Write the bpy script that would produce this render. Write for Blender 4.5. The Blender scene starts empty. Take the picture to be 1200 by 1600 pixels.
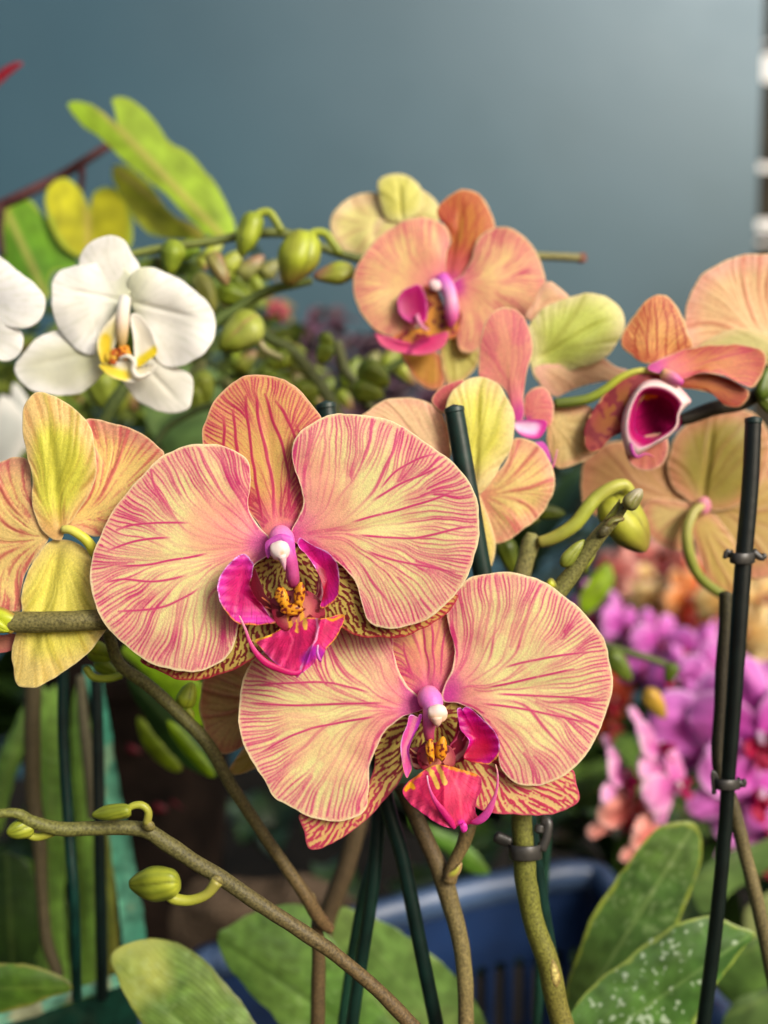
import bpy, math, random
import numpy as np
from mathutils import Vector

random.seed(7)
R = math.radians
SC = bpy.context.scene

# ------------------------------------------------------------------ camera, sky, sun, exposure
FPX = 1640.0                      # focal length in pixels of the 1200 x 1600 photograph
PITCH = R(6.0)
CAM = np.array([0.0, 0.0, 0.60])
FW = np.array([0.0, math.cos(PITCH), -math.sin(PITCH)])
UP = np.array([0.0, math.sin(PITCH), math.cos(PITCH)])
RT = np.array([1.0, 0.0, 0.0])

cd = bpy.data.cameras.new('camera')
cam = bpy.data.objects.new('camera', cd)
SC.collection.objects.link(cam)
cam.location = CAM
cam.rotation_euler = (R(90) - PITCH, 0, 0)
cd.sensor_fit = 'VERTICAL'
cd.sensor_height = 36.0
cd.sensor_width = 27.0
cd.lens = 36.0 * FPX / 1600.0
cd.clip_start = 0.01
cd.clip_end = 200
cd.dof.use_dof = True
cd.dof.focus_distance = 0.300
cd.dof.aperture_fstop = cd.lens / 6.0     # an opening of 6 mm
SC.camera = cam

SUN_EL, SUN_AZ = 31.0, 137.0       # azimuth clockwise from +Y (north), seen from above
W = bpy.data.worlds.new('World')
SC.world = W
W.use_nodes = True
wn = W.node_tree.nodes
wl = W.node_tree.links
sky = wn.new('ShaderNodeTexSky')
sky.sky_type = 'NISHITA'
sky.sun_disc = False
sky.sun_elevation = R(SUN_EL)
sky.sun_rotation = R(SUN_AZ)
sky.dust_density = 6.0
sky.ozone_density = 0.6
bg = wn['Background']
bg.inputs['Strength'].default_value = 0.065
wl.new(sky.outputs[0], bg.inputs['Color'])

sd = bpy.data.lights.new('sun', 'SUN')
sun = bpy.data.objects.new('sun', sd)
SC.collection.objects.link(sun)
sd.energy = 1.5
sd.angle = R(22)
sd.color = (1.0, 0.97, 0.92)
sdir = Vector((math.sin(R(SUN_AZ)) * math.cos(R(SUN_EL)), math.cos(R(SUN_AZ)) * math.cos(R(SUN_EL)), math.sin(R(SUN_EL))))
sun.rotation_euler = sdir.to_track_quat('Z', 'Y').to_euler()

vs = SC.view_settings
SC.display_settings.display_device = 'sRGB'
vs.view_transform = 'Standard'
vs.look = 'None'
vs.exposure = 0.95
vs.gamma = 1.0
vs.use_curve_mapping = False
SC.render.engine = 'CYCLES'
SC.cycles.use_denoising = True
SC.cycles.max_bounces = 8
SC.cycles.transparent_max_bounces = 8
SC.cycles.sample_clamp_indirect = 4.0
SC.cycles.caustics_reflective = False
SC.cycles.caustics_refractive = False

# ------------------------------------------------------------------ helpers: places and colours
def lin(c):
    c = np.asarray(c, float) / 255.0
    return np.where(c <= 0.04045, c / 12.92, ((c + 0.055) / 1.055) ** 2.4)

def pt(x, y, D, rel=0.0):
    """world point for photo pixel x,y at depth D (m) plus rel (in pixels' worth of depth)"""
    x = np.asarray(x, float); y = np.asarray(y, float)
    d = D + np.asarray(rel, float) * 0.3 / FPX
    return CAM + d[..., None] * (FW + ((x - 600) / FPX)[..., None] * RT - ((y - 800) / FPX)[..., None] * UP)

def Z(x0, y0, s, pts):
    return [(x0 + p[0] / s, y0 + p[1] / s) + tuple(p[2:]) for p in pts]

def sm(a, b, x):
    t = np.clip((x - a) / (b - a), 0, 1)
    return t * t * (3 - 2 * t)

def mix(a, b, t):
    t = np.asarray(t)[..., None]
    return np.asarray(a, float) * (1 - t) + np.asarray(b, float) * t

def gauss(img, s):
    fy = np.fft.fftfreq(img.shape[0])[:, None]
    fx = np.fft.fftfreq(img.shape[1])[None, :]
    return np.real(np.fft.ifft2(np.fft.fft2(img) * np.exp(-2 * (math.pi * s) ** 2 * (fx * fx + fy * fy))))

_NI = {}
def noise(x, y, size, seed=0):
    """smooth random field, std 1, with features of about `size` pixels"""
    if seed not in _NI:
        n = gauss(np.random.RandomState(seed + 11).randn(256, 256), 2.2)
        _NI[seed] = n / n.std()
    n = _NI[seed]
    u = np.asarray(x) * 5.0 / size + 37.1 * seed; v = np.asarray(y) * 5.0 / size + 11.7 * seed
    i = np.floor(u).astype(int); j = np.floor(v).astype(int); a = u - i; b = v - j
    wa = [(1 - a) ** 3 / 6, (3 * a ** 3 - 6 * a ** 2 + 4) / 6, (-3 * a ** 3 + 3 * a ** 2 + 3 * a + 1) / 6, a ** 3 / 6]
    wb = [(1 - b) ** 3 / 6, (3 * b ** 3 - 6 * b ** 2 + 4) / 6, (-3 * b ** 3 + 3 * b ** 2 + 3 * b + 1) / 6, b ** 3 / 6]
    out = 0
    for q in range(4):
        for p in range(4):
            out = out + wa[p] * wb[q] * n[(j + q - 1) % 256, (i + p - 1) % 256]
    return out * 1.08

def crom(P, n, closed=True):
    """Catmull-Rom through P, resampled to n points by arc length"""
    P = np.asarray(P, float)
    m = len(P)
    out = []
    segs = m if closed else m - 1
    t = np.linspace(0, 1, 16, endpoint=False)[:, None]
    for i in range(segs):
        if closed:
            a, b, c, d = P[(i - 1) % m], P[i], P[(i + 1) % m], P[(i + 2) % m]
        else:
            b, c = P[i], P[i + 1]
            a = P[i - 1] if i > 0 else 2 * b - c
            d = P[i + 2] if i + 2 < m else 2 * c - b
        out.append(0.5 * ((2 * b) + (c - a) * t + (2 * a - 5 * b + 4 * c - d) * t ** 2 + (3 * b - a - 3 * c + d) * t ** 3))
    C = np.concatenate(out + [P[:1] if closed else P[-1:]])
    L = np.concatenate([[0], np.cumsum(np.linalg.norm(np.diff(C[:, :2], axis=0), axis=1))])
    s = np.linspace(0, L[-1], n, endpoint=not closed)
    return np.stack([np.interp(s, L, C[:, k]) for k in range(C.shape[1])], 1)

def dist_line(x, y, pts):
    best = np.full(np.shape(x), 1e9)
    for (ax, ay), (bx, by) in zip(pts[:-1], pts[1:]):
        dx, dy = bx - ax, by - ay
        t = np.clip(((x - ax) * dx + (y - ay) * dy) / (dx * dx + dy * dy + 1e-9), 0, 1)
        best = np.minimum(best, np.hypot(x - ax - t * dx, y - ay - t * dy))
    return best

# ------------------------------------------------------------------ helpers: objects
def thing(name, label, cat, loc, group=None, kind=None):
    o = bpy.data.objects.new(name, None)
    SC.collection.objects.link(o)
    o.location = loc
    o.empty_display_size = 0.01
    o['label'] = label; o['category'] = cat
    if group: o['group'] = group
    if kind: o['kind'] = kind
    return o

def tag(o, label=None, cat=None, group=None, kind=None):
    if label: o['label'] = label
    if cat: o['category'] = cat
    if group: o['group'] = group
    if kind: o['kind'] = kind
    return o

def origin_of(parent):
    v = np.zeros(3)
    while parent is not None:
        v += np.array(parent.location)
        parent = parent.parent
    return v

def mesh_obj(name, verts, faces, mat, parent=None, cols=None, smooth=True, origin=None):
    me = bpy.data.meshes.new(name)
    verts = np.asarray(verts, float)
    o = bpy.data.objects.new(name, me)
    SC.collection.objects.link(o)
    if parent is not None:
        verts = verts - origin_of(parent)
        o.parent = parent
    elif origin is not None:
        verts = verts - np.asarray(origin)
        o.location = origin
    me.from_pydata(verts.tolist(), [], faces if isinstance(faces, list) else faces.tolist())
    if smooth:
        me.polygons.foreach_set('use_smooth', [True] * len(me.polygons))
    if cols is not None:
        a = me.color_attributes.new('Col', 'FLOAT_COLOR', 'POINT')
        c = np.ones((len(verts), 4)); c[:, :3] = np.clip(cols, 0, 1)
        a.data.foreach_set('color', c.ravel())
    me.materials.append(mat)
    me.update()
    return o

# ------------------------------------------------------------------ materials
def mat_new(name):
    m = bpy.data.materials.new(name)
    m.use_nodes = True
    nt = m.node_tree
    return m, nt.nodes, nt.links, nt.nodes['Principled BSDF'], nt.nodes['Material Output']

def organic(name, rough=0.5, trans=0.0, mott=0.15, mscale=900, bump=0.15, bscale=2500, spec=0.4, sss=0.0, coat=0.0):
    m, n, l, b, out = mat_new(name)
    at = n.new('ShaderNodeVertexColor'); at.layer_name = 'Col'
    tc = n.new('ShaderNodeTexCoord')
    nz = n.new('ShaderNodeTexNoise'); nz.inputs['Scale'].default_value = mscale; nz.inputs['Detail'].default_value = 3
    l.new(tc.outputs['Object'], nz.inputs['Vector'])
    mr = n.new('ShaderNodeMapRange')
    mr.inputs['From Min'].default_value = 0.3; mr.inputs['From Max'].default_value = 0.7
    mr.inputs['To Min'].default_value = 1 - mott; mr.inputs['To Max'].default_value = 1 + mott
    l.new(nz.outputs['Fac'], mr.inputs['Value'])
    vm = n.new('ShaderNodeVectorMath'); vm.operation = 'SCALE'
    l.new(at.outputs['Color'], vm.inputs[0]); l.new(mr.outputs['Result'], vm.inputs['Scale'])
    b.inputs['Roughness'].default_value = rough
    b.inputs['Specular IOR Level'].default_value = spec
    if sss:
        b.inputs['Subsurface Weight'].default_value = sss; b.inputs['Subsurface Scale'].default_value = 0.0015; b.inputs['Subsurface Radius'].default_value = (1, 0.5, 0.5)
    if coat:
        b.inputs['Coat Weight'].default_value = coat
        b.inputs['Coat Roughness'].default_value = 0.25
    l.new(vm.outputs[0], b.inputs['Base Color'])
    nb = n.new('ShaderNodeTexNoise'); nb.inputs['Scale'].default_value = bscale; nb.inputs['Detail'].default_value = 2
    l.new(tc.outputs['Object'], nb.inputs['Vector'])
    bp = n.new('ShaderNodeBump'); bp.inputs['Strength'].default_value = bump; bp.inputs['Distance'].default_value = 0.0003
    l.new(nb.outputs['Fac'], bp.inputs['Height']); l.new(bp.outputs[0], b.inputs['Normal'])
    if trans > 0:
        tr = n.new('ShaderNodeBsdfTranslucent')
        l.new(vm.outputs[0], tr.inputs['Color'])
        mx = n.new('ShaderNodeMixShader'); mx.inputs[0].default_value = trans
        l.new(b.outputs[0], mx.inputs[1]); l.new(tr.outputs[0], mx.inputs[2]); l.new(mx.outputs[0], out.inputs['Surface'])
    return m

M_PETAL = organic('petal', 0.48, 0.28, 0.07, 1600, 0.35, 2200, 0.35)
M_LIP = organic('lip', 0.42, 0.12, 0.08, 1500, 0.3, 2400, 0.35, sss=0.35)
M_THROAT = organic('lip_throat', 0.85, 0.0, 0.1, 1500, 0.2, 2400, 0.08)
M_BUD = organic('bud', 0.42, 0.12, 0.08, 300, 0.2, 900, 0.45)
M_STEM = organic('stem', 0.55, 0.0, 0.5, 1300, 0.6, 1400, 0.35)
M_LEAF = organic('leaf', 0.30, 0.12, 0.16, 160, 0.3, 900, 0.5, coat=0.15)
M_LEAFY = organic('thin_leaf', 0.45, 0.32, 0.12, 60, 0.2, 300, 0.35)
M_BARK = organic('bark', 0.75, 0.0, 0.35, 300, 0.6, 500, 0.2)
M_PLASTIC = organic('plastic', 0.38, 0.0, 0.5, 110, 0.25, 300, 0.5)

# ------------------------------------------------------------------ helpers: surfaces
def polar(outline, na, nr, c=None):
    O = crom(outline, na)
    per = np.linalg.norm(np.diff(O[:, :2], axis=0), axis=1).sum()
    if per > 300:
        nrm = np.roll(O[:, :2], -2, 0) - np.roll(O[:, :2], 2, 0); nrm = np.stack([-nrm[:, 1], nrm[:, 0]], 1) / (np.linalg.norm(nrm, axis=1)[:, None] + 1e-9)
        O = O.copy(); O[:, :2] += nrm * (0.9 * noise(O[:, 0], O[:, 1], 28, 6) + 0.35 * noise(O[:, 0], O[:, 1], 10, 7))[:, None]
    if c is None:
        c = O[:, :2].mean(0)
    c = np.asarray(c, float)
    q = (np.arange(1, nr + 1) / nr) ** 0.85
    X = c[0] + q[:, None] * (O[:, 0] - c[0]); Y = c[1] + q[:, None] * (O[:, 1] - c[1])
    E = np.hypot(O[:, 0] - c[0], O[:, 1] - c[1])[None, :] * (1 - q[:, None])
    x = np.concatenate([[c[0]], X.ravel()]); y = np.concatenate([[c[1]], Y.ravel()])
    qq = np.concatenate([[0], np.repeat(q, na)])
    th = np.concatenate([[0], np.tile(np.arange(na) / na * 2 * math.pi, nr)])
    ed = np.concatenate([[E[0].min()], E.ravel()])
    idx = 1 + np.arange(nr * na).reshape(nr, na)
    F = [(0, int(idx[0, (k + 1) % na]), int(idx[0, k])) for k in range(na)]
    a = idx[:-1]; b = np.roll(idx, -1, 1)[:-1]; cc = np.roll(idx, -1, 1)[1:]; d = idx[1:]
    F += np.stack([a, b, cc, d], -1).reshape(-1, 4).tolist()
    return x, y, qq, th, ed, F

def sheet(name, parent, outline, D, colour, z0=0, g=(0, 0), cup=0, base=None, tip=None, fold=0, groove=0, wave=(0, 3, 0), bend=0,
          c=None, res=1.0, thick=3.0, mat=None, undul=0, seed=0, veinrel=None, fx=None, origin=None, label=None):
    """A petal, sepal or blade: outline in photo pixels, real depth relief in pixels' worth of depth, its own thickness."""
    O = np.asarray(outline)[:, :2]
    per = np.linalg.norm(np.diff(np.vstack([O, O[:1]]), axis=0), axis=1).sum()
    na = int(max(40, per / 2.3 * res)); nr = int(max(10, per / 2 / math.pi / 2.3 * res))
    x, y, q, th, ed, F = polar(O, na, nr, c)
    if base is None: base = O.mean(0)
    if tip is None: tip = 2 * O.mean(0) - np.asarray(base)
    base = np.asarray(base, float); tip = np.asarray(tip, float)
    if np.linalg.norm(tip - base) < 5:
        tip = O.mean(0) + np.array([0.0, per / 7]); base = O.mean(0) - np.array([0.0, per / 7])
    L = np.linalg.norm(tip - base) + 1e-6
    ax = (tip - base) / L
    s = (x - base[0]) * -ax[1] + (y - base[1]) * ax[0]
    t = ((x - base[0]) * ax[0] + (y - base[1]) * ax[1]) / L
    rel = z0 + g[0] * (x - base[0]) + g[1] * (y - base[1]) + cup * q ** 2 + fold * np.sqrt(s * s + 9) + bend * t * t
    if groove: rel = rel + groove * np.exp(-(s / (0.035 * L)) ** 2) * sm(0, 0.15, t) * (1 - sm(0.6, 0.95, t))
    if wave[0]: rel = rel + wave[0] * q ** 4 * np.sin(wave[1] * th + wave[2])
    if undul: rel = rel + undul * noise(x, y, 0.35 * L, 3 + seed)
    C, extra = colour(dict(x=x, y=y, q=q, ed=ed, t=t, s=s, L=L, th=th, base=base, ax=ax, outline=O, seed=seed))
    if extra is not None: rel = rel + extra
    if fx is not None: rel = rel + fx(x, y, q, t, s)
    V = pt(x, y, D, rel)
    # back skin, offset away from the camera along depth, tapering to the rim
    V2 = pt(x, y, D, rel + thick * (0.35 + 0.65 * (1 - q ** 8)))
    n = len(V)
    rim0 = np.arange(n - na, n)
    F2 = [tuple(reversed([i + n for i in f])) for f in F]
    R2 = [(int(rim0[k]), int(rim0[(k + 1) % na]), int(rim0[(k + 1) % na] + n), int(rim0[k] + n)) for k in range(na)]
    Cl = lin(C)
    o = mesh_obj(name, np.vstack([V, V2]), F + F2 + R2, mat or M_PETAL, parent, np.vstack([Cl, Cl]), origin=origin)
    if label: o['label'] = label
    return o

# ---- veins: streak noise drawn out along the direction in which a petal's veins run
def field(x, y, base, ax, L, spine=0.55, k=1.3):
    rx = x - base[0]; ry = y - base[1]
    rn = np.hypot(rx, ry) + 1e-6
    t = np.clip((rx * ax[0] + ry * ax[1]), 0, L * spine)
    ox = rx - t * ax[0]; oy = ry - t * ax[1]
    fx = rx / rn + k * ox / (0.35 * L); fy = ry / rn + k * oy / (0.35 * L)
    fn = np.hypot(fx, fy) + 1e-6
    return fx / fn, fy / fn

def vein_sample(a, sc=1.0, length=30, spine=0.55, k=1.3, prim=7, spread=1.1, step=1.0, iso=0.0):
    O = a['outline']; pad = 8
    x0, y0 = O.min(0) - pad; x1, y1 = O.max(0) + pad
    st = step
    nx = int((x1 - x0) / st) + 1; ny = int((y1 - y0) / st) + 1
    gx, gy = np.meshgrid(x0 + np.arange(nx) * st, y0 + np.arange(ny) * st)
    base, ax, L = a['base'], a['ax'], a['L']
    rs = np.random.RandomState(100 + a['seed'])
    w = rs.randn(ny, nx)
    w = gauss(w, 1.45 * sc / st) - gauss(w, 2.6 * sc / st)
    fx, fy = field(gx, gy, base, ax, L, spine, k)
    # wander a little
    wob = gauss(rs.randn(ny, nx), 14 * sc / st); wob /= wob.std() + 1e-9
    ca, sa = np.cos(0.14 * wob), np.sin(0.14 * wob)
    fx, fy = fx * ca - fy * sa, fx * sa + fy * ca
    acc = w.copy()
    for sg in (1, -1):
        px = np.broadcast_to(np.arange(nx, dtype=float)[None, :], (ny, nx)).copy(); py = np.broadcast_to(np.arange(ny, dtype=float)[:, None], (ny, nx)).copy()
        for i in range(int(length * sc / st)):
            ii = np.clip(px + 0.5, 0, nx - 1).astype(int); jj = np.clip(py + 0.5, 0, ny - 1).astype(int)
            px += sg * fx[jj, ii]; py += sg * fy[jj, ii]
            ii = np.clip(px + 0.5, 0, nx - 1).astype(int); jj = np.clip(py + 0.5, 0, ny - 1).astype(int)
            acc += w[jj, ii]
    acc -= acc.mean(); acc /= acc.std()
    pr = np.zeros((ny, nx))
    for kk in range(prim):
        an = (kk - (prim - 1) / 2) / max(1, (prim - 1) / 2) * spread + rs.uniform(-0.06, 0.06)
        dx = ax[0] * math.cos(an) - ax[1] * math.sin(an); dy = ax[1] * math.cos(an) + ax[0] * math.sin(an)
        p = base + np.array([dx, dy]) * 0.10 * L
        n = int(1.25 * L / st)
        for i in range(n):
            ii = int((p[0] - x0) / st); jj = int((p[1] - y0) / st)
            if not (0 <= ii < nx and 0 <= jj < ny): break
            f = i / n
            pr[jj, ii] += min(1, max(0, f - 0.12) * 3.5) * (0.75 + 0.25 * math.sin(i * 0.05 + kk * 2))
            p = p + np.array([fx[jj, ii], fy[jj, ii]]) * st
    pr = gauss(pr, 1.5 * sc / st)
    pr /= (np.percentile(pr[pr > pr.max() * 0.2], 60) + 1e-9) if pr.max() > 0 else 1
    u = (a['x'] - x0) / st; v = (a['y'] - y0) / st
    i = np.clip(np.floor(u).astype(int), 0, nx - 2); j = np.clip(np.floor(v).astype(int), 0, ny - 2); fu = u - i; fv = v - j
    S = lambda m: (m[j, i] * (1 - fu) + m[j, i + 1] * fu) * (1 - fv) + (m[j + 1, i] * (1 - fu) + m[j + 1, i + 1] * fu) * fv
    return S(acc), np.clip(S(pr), 0, 1)

def vein_tree(a, spacing=7.0, sc=1.0, k=1.3, spine=0.55, reach=(0.25, 0.75), prim=5):
    """a branching net of veins: traced from the margin inwards along the petal, each joining a neighbour when they meet"""
    O = a['outline']; base, ax, L = a['base'], a['ax'], a['L']; pad = 10
    x0, y0 = O.min(0) - pad; x1, y1 = O.max(0) + pad
    st = 0.75 * min(1, sc)
    nx = int((x1 - x0) / st) + 2; ny = int((y1 - y0) / st) + 2
    gx, gy = np.meshgrid(x0 + np.arange(nx) * st, y0 + np.arange(ny) * st)
    rs = np.random.RandomState(300 + a['seed'])
    fx, fy = field(gx, gy, base, ax, L, spine, k)
    wob = gauss(rs.randn(ny, nx), 9 * sc / st); wob /= wob.std() + 1e-9
    wb2 = gauss(rs.randn(ny, nx), 22 * sc / st); wb2 /= wb2.std() + 1e-9
    an = 0.14 * wob + 0.08 * wb2
    ca, sa = np.cos(an), np.sin(an)
    fx, fy = fx * ca - fy * sa, fx * sa + fy * ca
    owner = np.zeros((ny, nx), np.int32)
    img = np.zeros((ny, nx))
    C = crom(O, int(np.linalg.norm(np.diff(np.vstack([O, O[:1]]), axis=0), axis=1).sum() / (spacing * sc)))
    ctr = O.mean(0)
    order = rs.permutation(len(C)); rad = 2.2 * sc
    for num, ci in enumerate(order):
        p = C[ci] + rs.randn(2) * 1.2 * sc; d = ctr - p; p = p + d / (np.linalg.norm(d) + 1e-9) * 3.5 * sc
        main = rs.rand() < 0.16
        lim = L * (rs.uniform(0.65, 0.95) if main else rs.uniform(*reach)) 
        amp = rs.uniform(0.75, 1.0) if main else rs.uniform(0.55, 1.0)
        trav = 0.0; path = []
        while trav < lim:
            i = int((p[0] - x0) / st); j = int((p[1] - y0) / st)
            if not (2 <= i < nx - 2 and 2 <= j < ny - 2): break
            if math.hypot(p[0] - base[0], p[1] - base[1]) < 0.12 * L: break
            f = trav / lim
            w = amp * (1 - 0.75 * f ** 1.5) * min(1, 0.5 + trav / (5 * sc)) if not main else amp * (1 - 0.55 * f)
            path.append((i, j, w))
            o = owner[j, i]
            if o and o != num + 1 and trav > 4 * sc: break
            p = p - np.array([fx[j, i], fy[j, i]]) * st; trav += st
        rr = int(rad / st)
        for i, j, w in path:
            img[j, i] = max(img[j, i], w)
        for i, j, w in path[::2]:
            blk = owner[j - 1:j + 2, i - 1:i + 2]; blk[blk == 0] = num + 1
    sg = 1.0 * sc / st
    img = gauss(img, sg) * sg * 3.2
    u = (a['x'] - x0) / st; v = (a['y'] - y0) / st
    i = np.clip(np.floor(u).astype(int), 0, nx - 2); j = np.clip(np.floor(v).astype(int), 0, ny - 2); fu = u - i; fv = v - j
    return np.clip((img[j, i] * (1 - fu) + img[j, i + 1] * fu) * (1 - fv) + (img[j + 1, i] * (1 - fu) + img[j + 1, i + 1] * fu) * fv, 0, 1)

PEACH = (240, 184, 146); YELL = (236, 227, 158); PINKM = (242, 176, 164); VEIN = (206, 48, 116); CREAM = (246, 230, 186); MAG = (206, 62, 160)

def striped(sc=1.0, peach=PEACH, yell=YELL, margin=PINKM, vein=VEIN, cream=CREAM, mag=MAG, amt=0.95, inner=0.15, lo=-0.05, hi=0.95,
            prim=7, spread=1.1, magr=0.17, k=1.3, spine=0.55, length=34, step=1.0, rimw=3.6, primamt=0.8, patch=0.5, space=6.9, reach=(0.20, 0.56), lines=(), lw=2.7):
    def f(a):
        x, y, q, ed = a['x'], a['y'], a['q'], a['ed']
        r = np.hypot(x - a['base'][0], y - a['base'][1]) / a['L']
        n1 = noise(x, y, 75 * sc, 1 + a['seed']); n2 = noise(x, y, 25 * sc, 2 + a['seed'])
        C = mix(peach, yell, sm(0.18, 0.50, r + 0.07 * n1) * (1 - 0.30 * sm(0.5, 1.2, n2)))
        C = mix(C, margin, 0.42 * sm(0.62, 0.97, q + 0.05 * n1))
        V, P = vein_sample(a, sc * 1.0, length, spine, k, prim, spread, max(step, 1.0))
        tree = vein_tree(a, space, sc, k, spine, reach)
        dense = sm(0.15, 0.8, q + 0.10 * n1)
        v = tree * (0.20 + 0.80 * sm(0.15, 0.68, q + 0.10 * n1)) * (0.88 + 0.12 * n2)
        v = np.maximum(v, 0.22 * sm(0.2, 1.4, V) * sm(0.5, 0.85, q))
        v = np.maximum(v, inner * sm(0.4, 1.3, V) * sm(0.08, 0.25, r))
        v = np.maximum(v, primamt * P * sm(0.10, 0.4, r) * (0.55 + 0.45 * sm(-1, 1, n1)))
        for ln in lines:
            pl = crom(np.array(ln, float), 24, closed=False)
            dd = dist_line(x + 1.2 * n2, y, [tuple(p_) for p_ in pl]); e0 = np.hypot(x - pl[0, 0], y - pl[0, 1]); e1 = np.hypot(x - pl[-1, 0], y - pl[-1, 1])
            v = np.maximum(v, 0.95 * sm(lw * sc, lw * 0.3 * sc, dd) * sm(0, 26 * sc, e0) * (0.6 + 0.4 * sm(0, 20 * sc, e1)))
        v = np.clip(v, 0, 1)
        C = mix(C, vein, np.clip(v * amt, 0, 0.95))
        C = mix(C, (232, 130, 150), sm(magr * 2.4, magr * 0.5, r + 0.03 * n1) * 0.5)
        C = mix(C, mag, sm(magr * 1.15, 0.02, r + 0.02 * n2) * 0.9)
        C = mix(C, cream, sm(rimw, rimw * 0.35, ed + 0.6 * n2) * 0.85)
        # cell sparkle, put into the colour as fine random grain
        C = C * (1 + 0.03 * np.random.RandomState(5 + a['seed']).randn(len(x)))[:, None]
        return C, (-0.35 * v + 0.8 * noise(x, y, 30 * sc, 4) * q) * sc
    return f

def blotched(sc=1.0, yell=(205, 184, 92), dark=(112, 18, 30), far=(186, 40, 76), pale=(222, 190, 120), length=4, far_at=0.5, step=1.0, rim=(200, 60, 90)):
    """lateral sepals: maroon network on yellow near the lip, pink veins further out"""
    def f(a):
        x, y = a['x'], a['y']
        r = np.hypot(x - a['base'][0], y - a['base'][1]) / a['L']
        V, P = vein_sample(a, sc * 1.15, length, 0.3, 0.6, 3, 0.4, step)
        w = sm(far_at - 0.2, far_at + 0.2, r)
        C = mix(yell, pale, w)
        C = mix(C, mix(dark, far, w), 0.93 * sm(-0.1, 0.45, V + 0.1))
        C = mix(C, rim, 0.8 * sm(5 * sc, 1.5 * sc, a['ed']))
        return C, -0.4 * sm(-0.1, 0.5, V)
    return f

def backface(body=(206, 200, 92), edge=(224, 168, 120), vein=(178, 158, 60), amt=0.35, sc=1.4, cream=(232, 214, 160), k=0.5, pink=None, pinkamt=0.0, step=1.5, prim=6, spread=0.5, edge_at=0.55):
    def f(a):
        x, y, q, ed = a['x'], a['y'], a['q'], a['ed']
        V, P = vein_sample(a, sc, 36, 0.75, k, prim, spread, step)
        n1 = noise(x, y, 80, 1 + a['seed'])
        C = mix(body, edge, sm(edge_at, 1.0, q + 0.08 * n1) * 0.9)
        C = mix(C, vein, amt * np.clip(0.5 * sm(0, 1.3, V) + 0.9 * P, 0, 1))
        if pink is not None:
            C = mix(C, pink, pinkamt * sm(0.0, 0.9, V) * sm(0.3, 0.85, q))
        C = mix(C, cream, sm(3.5, 1.2, ed) * 0.7)
        C = C * (1 + 0.03 * np.random.RandomState(5 + a['seed']).randn(len(x)))[:, None]
        return C, (-1.0 * P + 0.35 * V)
    return f

def plain(c0, c1=None, at=(0.4, 1.0), rim=None, rimw=3, strokes=(), mott=0.05, nz=25, tgrad=None, dots=None, streak=None):
    """c0 at centre, c1 towards the rim, strokes = (points, halfwidth, colour, softness)"""
    def f(a):
        x, y, q, ed = a['x'], a['y'], a['q'], a['ed']
        n1 = noise(x, y, nz, 1 + a['seed']); n2 = noise(x, y, nz / 4, 2)
        C = mix(c0, c1 if c1 is not None else c0, sm(at[0], at[1], q + 0.06 * n1))
        if tgrad is not None:
            C = mix(C, tgrad[0], sm(tgrad[1], tgrad[2], a['t']))
        if rim is not None:
            if callable(rim): rc, ra = rim(x, y)
            else: rc, ra = rim, 1.0
            C = mix(C, rc, ra * sm(rimw, rimw * 0.35, ed + 0.5 * n2))
        if streak is not None:
            V, _ = vein_sample(a, streak[1], 14, 0.2, 0.8, 0, 1, 1.0)
            C = mix(C, streak[0], streak[2] * sm(0.0, 1.6, V))
        for s in strokes:
            w, so = s[1], s[3] if len(s) > 3 else 1.0
            C = mix(C, s[2], sm(w + so, w - so * 0.5, dist_line(x, y, s[0]) + 0.4 * n2))
        if dots is not None:
            C = mix(C, dots[0], sm(dots[2], dots[2] + 0.4, noise(x, y, dots[1], 9)))
        C = C * (1 + mott * n1[:, None] * 0.6)
        return np.clip(C, 0, 255), None
    return f

def leafcol(c0=(96, 128, 44), c1=(70, 104, 40), rib=(150, 168, 84), edge=None, veins=0.12, n=60, spots=0, spotc=(190, 205, 180), yellow=None, yat=None, ribw=2.5, ribamt=0.6, vspace=7.0):
    def f(a):
        x, y, q, t, s = a['x'], a['y'], a['q'], a['t'], a['s']
        n1 = noise(x, y, n, 1 + a['seed']); n2 = noise(x, y, n / 5, 2 + a['seed'])
        C = mix(c0, c1, sm(-1, 1, n1))
        C = C * (1 + 0.5 * veins * np.sin(s / vspace * 2 * math.pi + 4 * n1) + 0.05 * n2)[:, None]
        C = mix(C, rib, ribamt * sm(ribw * 2, ribw * 0.4, np.abs(s)))
        if edge is not None: C = mix(C, edge, sm(9, 3, a['ed'] + 2 * n2) * 0.8)
        if yellow is not None: C = mix(C, yellow, sm(yat, 1.0, t + 0.08 * n1))
        if spots: C = mix(C, spotc, spots * sm(1.05, 1.7, noise(x, y, 6.5, 5) * 0.95 + 0.3 * noise(x, y, 3.5, 6) + 0.5 * noise(x, y, 90, 8)))
        return np.clip(C, 0, 255), 0.12 * np.sin(s / vspace * 2 * math.pi + 4 * n1) + 1.5 * n1 + 0.3 * n2
    return f

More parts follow.
